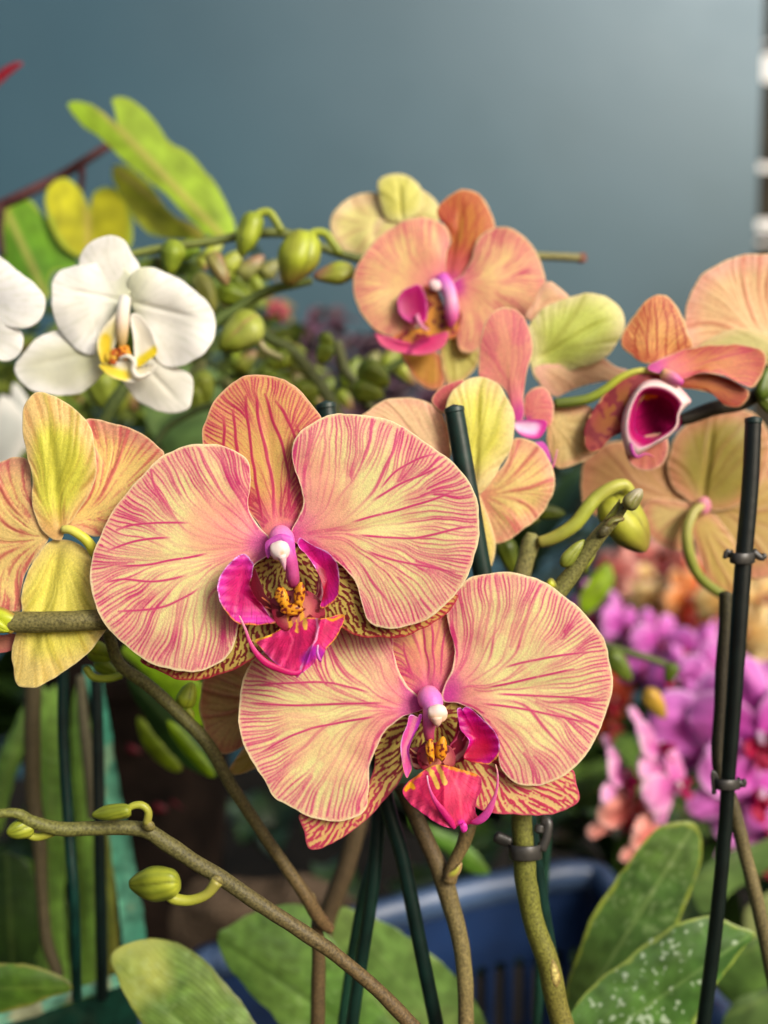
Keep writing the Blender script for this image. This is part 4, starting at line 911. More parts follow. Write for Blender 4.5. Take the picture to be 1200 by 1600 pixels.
# ---------------- white flowers
GW = 'white orchid flowers'
W_D = 0.375
M_WHITE = organic('white_petal', 0.5, 0.22, 0.03, 500, 0.15, 1500, 0.3)
WH = (240, 238, 228); WH2 = (246, 245, 240)
def plain_w(*a, **k):
    k.setdefault('streak', ((206, 208, 190), 1.6, 0.35)); k.setdefault('tgrad', ((224, 226, 196), 0.35, 0.0)); return plain(*a, **k)
fw = flower('white orchid flower with a yellow lip, whole, upper left among green buds', 195, 530, W_D, GW)
sheet('dorsal_sepal', fw, q4([(288,775),(298,720),(338,682),(400,664),(450,684),(475,730),(505,780),(500,860),(430,880),(350,840)]), W_D, plain_w(WH, WH2, mott=0.02), z0=12, cup=6, base=q4([(450,890)])[0], tip=q4([(380,670)])[0], mat=M_WHITE, seed=121, fx=lambda x, y, q, t, s: -14 * sm(0.7, 1.1, t))
sheet('lateral_sepal', fw, q4([(52,1130),(85,1080),(140,1030),(220,1002),(300,1030),(370,1090),(400,1120),(370,1160),(330,1205),(270,1238),(200,1243),(120,1222),(66,1180)]), W_D, plain_w((214,214,190), WH2, mott=0.02, tgrad=((214,216,160), 0.6, 0.0)), z0=12, cup=6, base=q4([(430,1060)])[0], tip=q4([(55,1150)])[0], mat=M_WHITE, undul=5, groove=3, seed=122)
sheet('lateral_sepal', fw, q4([(430,1150),(500,1110),(570,1110),(640,1140),(690,1170),(696,1230),(680,1290),(620,1308),(550,1290),(480,1245)]), W_D, plain_w((212,210,196), WH, mott=0.02), z0=14, cup=6, base=q4([(450,1060)])[0], tip=q4([(680,1300)])[0], mat=M_WHITE, undul=4, groove=3, seed=123)
sheet('petal', fw, q4([(475,820),(440,775),(400,763),(330,762),(260,773),(200,805),(184,880),(200,970),(230,1030),(280,1078),(340,1097),(352,1050),(380,1000),(420,940),(455,900)]), W_D, plain_w(WH, WH2, mott=0.015), z0=0, cup=9, base=q4([(450,900)])[0], tip=q4([(200,850)])[0], mat=M_WHITE, undul=5, groove=3, seed=124, wave=(3, 4, 1))
sheet('petal', fw, q4([(470,900),(462,820),(520,778),(600,798),(680,845),(742,900),(776,960),(772,1030),(732,1092),(670,1132),(600,1142),(562,1110),(550,1050),(520,990),(485,940)]), W_D, plain_w(WH, WH2, mott=0.015), z0=0, cup=9, base=q4([(460,900)])[0], tip=q4([(770,980)])[0], mat=M_WHITE, undul=5, groove=3, seed=125, wave=(3, 4, 2))
lw = lip_of(fw)
sheet('side_lobe', lw, q4([(360,1110),(350,1050),(370,1000),(405,960),(425,940),(430,990),(415,1060),(395,1120),(375,1130)]), W_D, plain((228,216,150), (232,226,200), strokes=[(q4([(380,1040),(375,1110)]), 7, (226,196,40), 6)]), z0=-20, cup=-6, mat=M_WHITE)
sheet('side_lobe', lw, q4([(470,955),(500,950),(540,1000),(562,1060),(565,1090),(530,1120),(495,1140),(485,1100),(480,1030)]), W_D, plain((232,226,206), (232,228,216), strokes=[(q4([(560,1080),(520,1110),(495,1130)]), 6, (228,206,40), 5)]), z0=-18, cup=-6, mat=M_WHITE)
sheet('mid_lobe', lw, q4([(355,1130),(400,1130),(450,1110),(500,1140),(560,1130),(540,1170),(490,1193),(430,1185),(385,1165)]), W_D, plain((234,226,190), (236,232,220), strokes=[(q4([(370,1140),(430,1165),(450,1170)]), 6, (228,206,60), 6)]), z0=-26, cup=-5, mat=M_WHITE)
tube('tendril', lw, [p[:2] + (z,) for p, z in zip(q4([(430,1110),(460,1100),(485,1120),(480,1150),(500,1175),(540,1160)]), (-34,-38,-40,-38,-36,-34))], [2,3.5,4,4,4,2], W_D, M_WHITE, [(238,234,220)])
blob('callus', lw, *q4([(436,1090)])[0], W_D, 15, 11, 8, rel=-26, colour=lambda x, y, v, z: mix((232,160,50), (150,60,20), sm(0.3, 0.7, noise(x, y, 4.5, 3))), lump=0.15)
blob('callus', lw, *q4([(402,1105)])[0], W_D, 9, 12, 7, rel=-26, colour=lambda x, y, v, z: mix((228,190,60), (180,90,30), sm(0.5, 0.9, noise(x, y, 7, 3))), lump=0.15)
cw = tube('column', fw, [p[:2] + (z,) for p, z in zip(q4([(452,890),(445,930),(442,985),(440,1040),(438,1070)]), (-6,-16,-24,-24,-18))], [9,10,10,8,5], W_D, M_WHITE, [(236,234,226),(234,230,216),(232,212,190),(206,180,130),(190,160,90)])
fw0 = flower('white orchid flower cut by the left edge, only its right petals in view', -30, 480, 0.37, GW)
sheet('lateral_sepal', fw0, q4([(-200,960),(-60,940),(30,985),(75,1010),(88,1060),(62,1107),(0,1117),(-80,1100),(-200,1060)]), 0.37, plain_w((222,222,216), WH2, mott=0.02), z0=12, cup=6, mat=M_WHITE, base=q4([(-150,960)])[0], tip=q4([(80,1050)])[0], undul=3, seed=131)
sheet('petal', fw0, q4([(-220,700),(-100,690),(0,738),(60,780),(120,830),(162,890),(152,960),(100,998),(30,990),(-60,950),(-200,920)]), 0.37, plain_w((230,230,228), WH2, mott=0.02), z0=0, cup=8, mat=M_WHITE, base=q4([(-180,850)])[0], tip=q4([(160,920)])[0], undul=4, seed=132)
fw1 = flower('small out-of-focus white orchid flower behind the yellow-green one at the left edge', 20, 690, 0.52, GW)
for i, o_ in enumerate(([(0,620),(30,640),(45,670),(30,715),(5,740),(-20,700)], [(20,600),(50,640),(44,700),(20,690)], [(-20,640),(12,660),(10,720),(-20,730)])):
    sheet('petal', fw1, [(x, y) for x, y in o_], 0.52, plain((214,216,206), WH, mott=0.02), z0=i * 8, cup=8, mat=M_WHITE)

# ================================================================== flower spikes, buds, stakes
c1 = lambda p: Z(0, 1000, 2.6667, p)
c2 = lambda p: Z(340, 1200, 2.1429, p)
c3 = lambda p: Z(850, 900, 2.2857, p)
c4 = lambda p: Z(760, 720, 4.0, p)
def wd(p, ds):
    """polyline with a depth offset (in metres) per point"""
    return [(a[0], a[1], 0.0, d) for a, d in zip(p, ds)]
def lsp(a, b, n): return list(np.linspace(a, b, n))
OL = (104, 98, 58); OL2 = (124, 118, 66); BR = (104, 84, 56); GRN = (112, 130, 48); DKG = (74, 92, 40)
def spike(label, at, D, group=None):
    return thing('flower_spike', label, 'flower spike', pt(at[0], at[1], D), group)
def stem(t, pts, r, D, cols, name='stem', **k):
    return tube(name, t, pts, r, D, M_STEM, cols, **{**dict(bumps=0.02), **k})

# front spike with three buds, lower left
t = spike('olive brown spike arching along the lower left, carrying three round green buds', (650, 1600), 0.29)
p = [(-40, 1277), (22, 1270), (49, 1283), (94, 1295), (150, 1294), (221, 1296), (262, 1319), (307, 1349), (345, 1371), (394, 1405), (480, 1461), (527, 1494), (583, 1541), (643, 1601), (700, 1665)]
stem(t, wd(p, lsp(0.278, 0.31, len(p))), [7,8,9.5,11,11,11.5,12.5,12,12,12,11.5,11,11,11.5,12], 0.29, [(110,114,50),(92,90,48),(88,82,48),(94,78,48),(96,76,48)], bumps=0.03)
for bx, by, L_, w_, an, ped, r_, ptc in ((241, 1381, 84, 66, math.pi, c1([(690,1035),(720,1075),(790,1085),(860,1060),(905,1005)]), [8,9,8,8,10], 0.3),
                                    (174, 1270, 64, 32, math.pi - 0.12, c1([(525,712),(550,692),(590,688),(618,715),(612,765)]), [5,5.5,6,6,7], 0.2),
                                    (30, 1296, 48, 40, math.pi - 0.3, c1([(100,805),(140,820),(180,815),(250,780)]), [5,6,7,10], -0.6)):
    b = bud(t, bx, by, 0.284, L_, w_, an, c0=(176,182,56), c1=(126,138,40), rel=-6, seed=bx * 0.01, pitch=ptc, blunt=0.45, ribs=1.0, seam=(106,110,30))
    tube('pedicel', b, [q + (z,) for q, z in zip(ped, np.linspace(-8, 0, len(ped)))], r_, 0.286, M_BUD, [(176,180,66),(160,164,56),(150,144,66)])
for q_ in ((338, 1376), (232, 1290), (90, 1297)):
    blob('node', t, q_[0], q_[1], 0.287, 11, 9, 9, rel=-3, ang=0.5, colour=(116, 108, 60), mat=M_STEM)

# brown spike crossing from upper left to the bottom
t = spike('thin brown spike slanting down from the left big flower to a joint, then straight down', (497, 1620), 0.345)
p = [(168, 985), (187, 1037), (232, 1071), (285, 1120), (326, 1165), (360, 1225), (394, 1277), (420, 1322), (440, 1352)] ; p2 = c2([(200,290),(290,420),(325,480),(350,515),(378,540)])
p = p[:7] + p2
stem(t, wd(p, lsp(0.325, 0.35, len(p))), [9,9.5,10,10,10,10,9.5,9.5,10.5,11,9.5,8], 0.34, [(112,110,62),(100,98,54),(98,88,52),(100,78,50)])
stem(t, [(495,1440,0,0.352),(498,1500,0,0.354),(497,1560,0,0.355),(496,1680,0,0.356)], [9,11,11.5,11.5], 0.35, [(90,72,46),(84,70,44)])
b = bud(t, 293, 1086, 0.335, 44, 38, -1.2, c0=(190,204,60), c1=(150,172,44), rel=-2)
tube('pedicel', b, [(293,1108,0),(300,1118,0),(292,1128,4)], [6,5,5], 0.335, M_BUD, [(170,184,60)])
blob('node', t, 483, 1405, 0.349, 11, 12, 10, colour=(150,128,80), mat=M_STEM); blob('node', t, 503, 1438, 0.35, 12, 10, 10, ang=0.6, colour=(120,86,62), mat=M_STEM)
b = bud(t, 158, 1020, 0.335, 46, 40, 0.4, c0=(186,200,50), c1=(140,164,40)); tube('pedicel', b, [(134,1043,0),(146,1058,0),(170,1060,0),(190,1055,4)], [5,6,6,6], 0.336, M_BUD, [(186,200,70),(150,170,50)])
bud(t, 166, 1044, 0.342, 44, 30, 0.6, c0=(150,170,44), c1=(120,144,36))

# olive spike with the clip, its tip above the lower front flower
t = spike('thick olive spike held by a clip, rising behind the lower sharp flower to its tip', (880, 1620), 0.332)
p = [(983,783),(972,795),(955,815),(935,838),(918,862),(900,888),(880,915),(858,945),(838,1000),(826,1080),(818,1180),(814,1230),(815,1280),(819,1340),(822,1380),(834,1440),(856,1505),(868,1560),(884,1620),(900,1680)]
stem(t, wd(p, lsp(0.322, 0.336, len(p))), [6,8,11,12.5,12.5,13,14,15,15,15,16,16.5,16.5,16.5,17,17,18,17.5,18,18], 0.33, [(108,102,56),(112,110,58),(112,114,56),(104,102,54),(100,98,50),(108,110,46),(112,112,46),(112,106,46),(104,96,44)], bumps=0.03)
bud(t, 990, 779, 0.319, 40, 32, -0.85, c0=(150,144,96), c1=(120,116,60), tipc=(176,166,140), rel=-6, blunt=0.5)
sheet('bract', t, c4([(735,400),(770,360),(810,345),(855,350),(862,372),(830,385),(790,400),(750,425)]), 0.321, plain((134,132,68),(140,116,70)), z0=-10, cup=8, mat=M_BUD)
sheet('bract', t, c4([(735,370),(770,320),(820,255),(835,240),(835,290),(810,345),(770,370)]), 0.322, plain((140,146,64),(120,110,60)), z0=-6, cup=6, mat=M_BUD)
bud(t, 895, 864, 0.324, 56, 28, -0.85, c0=(150,158,62), c1=(116,128,46), rel=4, name='bud')
sheet('bract', t, c4([(365,780),(385,740),(415,735),(440,780),(410,810),(380,800)]), 0.326, plain((190,196,40),(130,126,60)), z0=-14, cup=6, mat=M_BUD)
sheet('bract', t, c4([(600,660),(640,610),(685,580),(670,620),(640,665),(612,685)]), 0.325, plain((150,160,50),(120,120,50)), z0=-4, cup=6, mat=M_BUD)
blob('node', t, 944, 830, 0.322, 13, 8, 11, rel=-3, ang=-0.85, colour=(84,78,48), mat=M_STEM)
sheet('scar', t, c2([(1120,640),(1140,670),(1148,710),(1135,735),(1120,715),(1112,670)]), 0.3335, plain((196,180,104),(130,110,60)), z0=-20, cup=3, thick=2, mat=M_STEM)
def clip(x, y, D, r, h, mat, label, ears, cat='plant clip', tilt=0.0):
    c = thing('plant_clip', label, cat, pt(x, y, D), 'plant clips')
    na_, nh = 40, 5
    th = np.linspace(R(-35), R(215), na_)
    V = []; 
    for k, (ro, hh) in enumerate([(1.0, -0.5), (1.06, -0.42), (1.06, 0.42), (1.0, 0.5), (0.9, 0.45), (0.9, -0.45)]):
        xx = x + r * ro * np.cos(th); V.append(pt(xx, y + hh * h + 0.18 * h * np.sin(th) + tilt * (xx - x), D, -r * ro * np.sin(th)))
    F = [(k * na_ + i, k * na_ + i + 1, ((k + 1) % 6) * na_ + i + 1, ((k + 1) % 6) * na_ + i) for k in range(6) for i in range(na_ - 1)]
    F += [tuple(k * na_ for k in range(6)), tuple(k * na_ + na_ - 1 for k in reversed(range(6)))]
    mesh_obj('band', np.concatenate(V), F, mat, c, np.tile(lin((50, 48, 44)), (6 * na_, 1)))
    for e in ears:
        tube('jaw', c, e[0], e[1], D, mat, (48, 46, 42), ns=12, flat=0.6)
    return c
clip(821, 1330, 0.330, 25, 24, M_PLASTIC, 'grey-brown plastic clip round the thick olive spike under the lower front flower', [([(846,1328,-8),(854,1308,-6),(856,1285,-2),(846,1281,2)], [8,7.5,8,9]), ([(798,1316,0),(784,1311,2),(774,1306,2)], [8,10,9]), ([(843,1290,-4),(842,1300,-6)], [8,8])])

# brown forked spike left of the clip
t = spike('brown spike forking under the lower front flower, its right fork cut short', (728, 1620), 0.335)
p = c2([(615,60),(640,110),(690,220),(735,320),(765,400),(790,490),(812,580),(826,680),(830,780),(832,900)])
stem(t, wd(p, lsp(0.337, 0.338, len(p))), [12,12.5,13,14,15,14,13,12.5,12.5,12.5], 0.335, [(86,70,44),(90,74,48),(112,100,62),(122,110,68),(118,102,66)], bumps=0.03)
stem(t, [q + (0, 0.334) for q in c2([(775,380),(785,340),(800,300),(820,260),(835,215),(845,180)])], [12,11,10,11,12,11], 0.334, [(110,92,56),(98,82,50)], name='fork')
sheet('bract', t, c2([(765,355),(790,335),(818,315),(815,345),(795,370),(768,372)]), 0.333, plain((170,170,66),(160,130,90)), z0=-14, cup=8, mat=M_BUD)

# far blurry brown stems lower middle
t = spike('blurred brown spike leaning left behind the dark green stakes', (500, 1450), 0.43)
stem(t, c2([(500,60),(470,180),(430,330),(385,450),(355,540),(340,640)]), 15, 0.43, [(88,74,50),(86,70,48)])

# stem with big green bud, right of B
t = spike('pale green curving stalk with one large ribbed bud behind a spike tip', (815, 900), 0.345)
stem(t, c4([(200,800),(220,720),(245,620),(275,520),(300,470)]), [14,14,14,15,13], 0.35, [(136,128,80),(140,138,80)])
b = bud(t, 978, 818, 0.352, 108, 84, 0.95, c0=(190,190,66), c1=(166,170,56), tipc=(150,130,60), seed=1.0, blunt=0.5, seam=(120,116,40))
tube('pedicel', b, [q + (z,) for q, z in zip(c4([(330,510),(400,490),(480,450),(560,390),(630,300),(690,230),(780,170),(860,150),(900,190)]), (0,-4,-8,-10,-10,-8,-8,-4,0))], [9,10,10.5,11,11,10.5,10,9.5,8], 0.347, M_BUD, [(176,170,80),(176,180,70),(170,180,66),(186,186,80),(190,190,84)])
for (x, y, l_, w_, a_) in ((795, 868, 62, 40, 1.3), (858, 800, 50, 30, 0.1), (905, 880, 40, 26, 0.8), (828, 812, 40, 24, -0.2)):
    bud(t, x, y, 0.40, l_, w_, a_, c0=(110,124,34), c1=(80,96,26))

# D's spike, running from the left edge of the white flower to its cut end on the right
t = spike('long green spike crossing behind the highest salmon flower, with its cut brown end at right', (550, 405), 0.42)
p = [(150,408),(185,402),(250,388),(325,378),(380,368),(440,364),(485,378),(530,396),(600,410),(700,408),(800,400),(860,401),(905,403)]
stem(t, wd(p, lsp(0.41, 0.44, len(p))), [5,6,6.5,7,7,7.5,7,7,7,7,7,6.5,6.5], 0.42, [(120,130,60),(110,120,56),(104,112,54),(90,100,50),(120,122,66),(130,124,76)])
blob('cut_end', t, 908, 403, 0.44, 9, 8, 8, colour=(120,76,60), mat=M_STEM, lump=0.1)
for bx, by, L_, w_, an, cc, ped in (((464), 403, 92, 78, math.pi * 0.62, ((176,188,56),(146,150,52),(150,120,60)), k3([(545,215),(575,190),(625,195),(660,240),(695,290)])),
                               (522, 428, 66, 42, math.pi * 0.96, ((160,150,70),(150,164,50),(150,110,90)), None),
                               (388, 366, 74, 46, math.pi * 0.6, ((170,184,56),(140,156,46),None), k3([(285,140),(310,105),(360,95),(395,140),(420,185)])),
                               (268, 402, 56, 46, math.pi * 0.55, ((160,176,50),(120,140,40),None), None),
                               (342, 420, 60, 34, 1.1, ((150,144,74),(140,110,76),None), None)):
    b = bud(t, bx, by, 0.41, L_, w_, an, c0=cc[0], c1=cc[1], tipc=cc[2], rel=-4, seed=bx * 0.02, blunt=0.5)
    if ped: tube('pedicel', b, [q + (2,) for q in ped], 6.5, 0.412, M_BUD, [(186,196,70),(160,172,56),(130,140,50)])

# second green spike with hanging buds
t = spike('green spike rising from the white flower to the big round bud', (337, 500), 0.425)
stem(t, k3([(60,660),(125,600),(190,560),(250,520),(330,475),(400,450),(470,435),(560,415)]), [9,9,8.5,8,8,7.5,7,6], 0.425, [(86,104,50),(96,112,52),(110,122,56)])
b = bud(t, 375, 521, 0.42, 84, 72, math.pi * 0.8, c0=(176,184,90), c1=(146,156,56), tipc=(150,164,50), rel=-4, seam=(176,120,100)); tube('pedicel', b, [(405,535,0),(416,548,0),(440,560,4)], [7,6,6], 0.42, M_BUD, [(150,140,100),(120,120,70)])
bud(t, 368, 462, 0.44, 60, 44, 0.4, c0=(150,170,40), c1=(120,140,36)); bud(t, 322, 458, 0.44, 70, 40, 1.2, c0=(176,176,90), c1=(150,150,70)); bud(t, 290, 392, 0.45, 50, 34, 2.6, c0=(150,176,50), c1=(110,140,36))

t = spike('grey-green blurred spike leaning down right to a black stake top, round buds beside it', (520, 640), 0.45)
stem(t, k3([(330,670),(380,700),(450,735),(510,790),(560,850),(610,920),(650,980),(690,1060)]), [6,8,9.5,9.5,9.5,10,10,10], 0.45, [(96,110,56),(120,128,76),(126,136,84)])
for (x, y, w_, a_, ped) in ((435, 563, 40, 2.8, [(455,570),(475,580),(488,588)]), (507, 553, 34, 2.0, None), (512, 533, 26, 1.0, None), (575, 612, 46, 0.3, [(560,612),(545,605)]), (585, 585, 50, 0.6, None), (480, 610, 40, 0.2, None)):
    b = bud(t, x, y, 0.45, w_ * 1.15, w_, a_, c0=(160,176,56), c1=(126,146,44))
    if ped: tube('pedicel', b, [q + (2,) for q in ped], 6, 0.45, M_BUD, [(140,150,60)])
t = spike('thin blurred grey-green spike zigzagging right of the small round buds', (590, 620), 0.47)
stem(t, k3([(680,700),(695,760),(720,840),(770,900),(810,970),(840,1010)]), [7,8,8.5,8.5,8.5,8], 0.47, [(120,124,76),(110,116,70)])
stem(t, k3([(860,860),(920,830),(990,790),(1050,770)]), 7, 0.48, [(86,100,46)], name='branch')
t = spike('dark green blurred spike below the white flower, leaning left to right', (160, 650), 0.44)
stem(t, q4([(320,1420),(370,1340),(410,1270),(450,1210),(490,1160)]), [11,11,11,10,9], 0.44, [(76,90,44),(86,100,48)])
for (x, y, w_) in ((160, 610, 60), (183, 622, 40), (118, 602, 34), (318, 605, 46), (305, 622, 40)):
    bud(t, x, y, 0.47, w_ * 1.2, w_, 1.3, c0=(166,178,66), c1=(130,146,50))
t = spike('thin dark spike arching from behind the yellow-green flower up to the right', (250, 680), 0.46)
stem(t, q4([(560,1420),(600,1360),(660,1320),(720,1290),(800,1270),(860,1262)]), [6,6,6,6,5,5], 0.46, [(60,74,36),(70,84,40)])

# dark stem between the right hand flowers
t = spike('dark woody spike running to the right edge behind the tube-lipped flower', (1190, 615), 0.375)
stem(t, q6([(600,820),(660,800),(740,770),(800,756),(880,742),(950,705),(1010,680),(1100,660)]), [9,11,12,12,11,11,11,11], 0.375, [(44,40,30),(56,48,36),(84,76,44)])
bud(t, 1196, 598, 0.37, 58, 34, -1.3, c0=(96,120,36), c1=(76,96,30)); bud(t, 1200, 632, 0.372, 44, 30, 1.0, c0=(110,124,36), c1=(76,90,30))
t = spike('dark spike with three small buds in front of the magenta flowers', (1000, 1020), 0.50)
stem(t, c3([(180,215),(230,250),(300,272),(370,292),(440,318)]), [5,6,6,5.5,5], 0.50, [(76,88,40),(90,104,44)])
bud(t, 968, 1040, 0.50, 60, 38, 0.9, c0=(126,144,50), c1=(90,110,36)); bud(t, 1048, 1051, 0.49, 34, 28, 1.9, c0=(96,116,36), c1=(76,92,30)); bud(t, 1024, 1099, 0.52, 56, 38, 1.0, c0=(206,160,60), c1=(176,140,50))

# ---- stakes
def stake(label, pts, r, D, cols=((14,38,32),(12,34,28)), cat='stake', cap=True):
    t = thing('plant_stake', label, cat, pt(pts[-1][0], pts[-1][1], pts[-1][3] if len(pts[-1]) > 3 else D), 'plant stakes')
    tube('rod', t, pts, r, D, M_PLASTIC, cols, ns=20, bumps=0.004)
    if cap:
        d0 = pts[0][3] if len(pts[0]) > 3 else D
        rr = (r if np.ndim(r) == 0 else r[0])
        x0_, y0_ = pts[0][:2]
        tube('end_cap', t, [(x0_, y0_ - 1, 0, d0 - 0.0003), (x0_ + (pts[1][0] - x0_) / max(1, abs(pts[1][1] - y0_)) * 7, y0_ + 6, 0, d0 - 0.0003)], rr * 1.04, d0, M_PLASTIC, [(30,50,46)], ns=20)
    return t
stake('dark green stake standing in front of the yellow flower seen from behind', [(709,638,0,.327),(730,757,0,.328),(753,890,0,.33),(790,1080,0,.335),(826,1280,0,.342),(842,1380,0,.346),(858,1480,0,.35),(885,1640,0,.356)], [15.5,15.5,15,14,12,11,11,11], .33, [(16,44,38),(12,38,32),(14,44,36)])
stake('dark green stake whose top peeps over the upper sharp flower', [(509,632,0,.335),(532,800,0,.336),(558,1000,0,.338),(600,1235,0,.342),(629,1340,0,.344),(657,1480,0,.346),(690,1640,0,.35)], [15.5,15,14,12.5,12,11.5,11.5], .335, [(14,36,32),(12,34,28)])
stake('dark green stake leaning left under the lower front flower', [(604,1200,0,.352),(592,1280,0,.352),(582,1390,0,.352),(556,1560,0,.354),(545,1650,0,.355)], [11,11,10.5,10,10], .352, [(12,34,28),(16,44,34)], cap=False)
stake('thin dark stake close beside the left-leaning one', [(600,1230,0,.37),(585,1330,0,.37),(566,1400,0,.37),(545,1520,0,.372),(528,1650,0,.374)], [7,7,7,7,7], .37, [(20,46,34),(28,66,48)], cap=False)
stake('thin green stake just right of the grey-brown clip', [(856,1265,0,.40),(852,1350,0,.40),(846,1450,0,.40),(842,1560,0,.40),(836,1660,0,.40)], 7, .40, [(24,60,44),(20,54,40)], cap=False)
stake('black stake on the right with two clips, tallest of the stakes', [(1177,655,0,.342),(1172,760,0,.343),(1160,900,0,.344),(1148,1080,0,.346),(1139,1200,0,.348),(1131,1320,0,.350),(1117,1460,0,.352),(1098,1610,0,.355),(1092,1660,0,.356)], [12.5,13,13,12,11,10.5,11,11,11], .345, [(16,22,20),(14,22,18),(12,26,20)])
stake('dark teal stake upright among the strap leaves at the left', [(99,1040,0,.40),(99,1150,0,.40),(108,1300,0,.40),(116,1410,0,.40),(120,1560,0,.41)], [8.5,8.5,8.5,8,7.5], .40, [(10,50,44),(8,44,36)], cap=False)
stake('thin black stake beside the pale green plastic strip', [(150,1050,0,.43),(154,1200,0,.43),(156,1350,0,.43),(160,1560,0,.44)], 9, .43, [(14,34,30),(10,26,22)], cap=False)
clip(1160, 870, 0.343, 19, 18, M_PLASTIC, 'black clip high on the black stake at the right', [([(1142,868,-2),(1136,862,-4),(1132,872,-4)], [6,5,4]), ([(1176,862,-2),(1190,872,-4),(1195,866,-4)], [7,5,5])])
clip(1137, 1224, 0.347, 19, 17, M_PLASTIC, 'black clip low on the black stake, holding a thinner stem', [([(1120,1218,-2),(1114,1206,-4),(1116,1240,-4)], [5,4,4]), ([(1152,1222,-2),(1162,1226,-4),(1162,1218,-4)], [6,5,4])])
t = spike('slim dark stem against the black stake, bending right below its lower clip', (1200, 1560), 0.36)
stem(t, [q + (0, 0.356) for q in c3([(650,60),(645,200),(635,330),(628,480),(618,620),(630,720),(665,790),(695,900),(720,1000),(760,1160),(795,1320),(830,1500)])], [10,10,10,9,9,9,10,11,10.5,11,11,11], 0.356, [(62,58,34),(48,42,28),(46,40,26),(74,66,42),(118,106,70),(104,94,60),(90,84,50)])
for nm, cc, pp, r_ in (('dim brown spike among strap leaves, nearest the left edge', (88,78,52), c1([(140,150),(135,400),(140,650),(165,850),(175,1050),(195,1250),(245,1400)]), [13,13,12,11,9,9,9]),
                       ('dim grey-brown spike between the dark teal stake and the green strip', (104,98,72), c1([(335,150),(345,300),(365,480),(380,620),(385,740)]), [7,8,9,9,8])):
    t = spike(nm, pp[-1], 0.46); stem(t, pp, r_, 0.46, [cc])

# ================================================================== leaves, basket, plants behind
def leaf_thing(label, o, D, base, tip, colour, mat=None, group='broad orchid leaves', name='orchid_leaf', **k):
    t = thing(name, label, 'leaf', pt(base[0], base[1], D), group)
    sheet('blade', t, o, D, colour, base=base, tip=tip, mat=mat or M_LEAF, thick=6, **k)
    return t
leaf_thing('yellowish-tipped broad leaf at the bottom, in front of the blue basket left end', c1([(455,1325),(480,1290),(540,1262),(640,1244),(740,1265),(830,1320),(950,1440),(1020,1530),(1090,1640),(1140,1760),(700,1760),(600,1620),(530,1500),(475,1390)]), 0.37, (395, 1690), (170, 1496),
           leafcol((120,146,70),(96,126,56), rib=(84,112,46), yellow=(176,182,90), yat=0.62, spots=0.22, spotc=(176,196,140), edge=(110,124,50)), fold=-0.05, cup=12, z0=0, groove=3, g=(0, -0.15), undul=3, seed=201)
leaf_thing('dark green leaf tip at the left edge just above the teal rim', c1([(-120,1350),(0,1348),(120,1355),(220,1385),(300,1448),(210,1490),(100,1530),(0,1550),(-120,1560)]), 0.40, (-60, 1545), (112, 1543),
           leafcol((74,104,34),(56,84,28), edge=(130,130,60), ribamt=0.2), cup=10, seed=202)
leaf_thing('broad light green leaf across the bottom middle, partly behind the front brown spike', c2([(0,560),(30,530),(90,495),(160,470),(240,458),(300,470),(360,540),(440,650),(520,760),(600,950),(300,960),(200,850),(90,730),(15,630)]), 0.42, (600, 1640), (340, 1462),
           leafcol((122,160,74),(100,142,62), rib=(84,116,48), veins=0.05, spots=0.3, spotc=(160,190,130), ribw=4), fold=0.12, cup=10, groove=5, z0=-4, undul=5, seed=203)
leaf_thing('large pale green leaf behind the dark green stakes, right of the brown joint', c2([(400,475),(470,480),(560,518),(660,578),(740,645),(820,725),(880,810),(930,930),(930,980),(500,980),(420,800),(372,620)]), 0.44, (720, 1640), (525, 1415),
           leafcol((130,158,84),(112,146,72), rib=(140,166,96), veins=0.06, ribamt=0.3), cup=8, g=(-0.05, 0.1), undul=4, seed=204)
leaf_thing('tall dull green leaf on the right below the drooping pink flowers', c3([(480,880),(540,890),(562,960),(545,1060),(520,1140),(490,1220),(420,1400),(300,1600),(150,1640),(66,1600),(70,1500),(100,1400),(160,1250),(250,1090),(340,970),(410,900)]), 0.43, (880, 1620), (1078, 1300),
           leafcol((84,112,52),(66,96,44), rib=(124,146,84), edge=(150,160,60), veins=0.08, spots=0.35, spotc=(150,166,120)), fold=-0.12, cup=8, groove=-3, undul=4, seed=205)
leaf_thing('broad dark leaf with white water spots, crossed by the black stake', c3([(755,1275),(735,1315),(700,1355),(640,1425),(590,1510),(540,1600),(500,1700),(120,1720),(70,1650),(90,1560),(180,1455),(300,1365),(420,1270),(520,1225),(600,1214),(680,1240)]), 0.385, (900, 1650), (1180, 1455),
           leafcol((84,122,54),(62,98,42), rib=(120,150,84), edge=(150,166,70), veins=0.06, spots=0.85, spotc=(186,204,176)), fold=0.08, cup=10, groove=4, undul=5, seed=206)

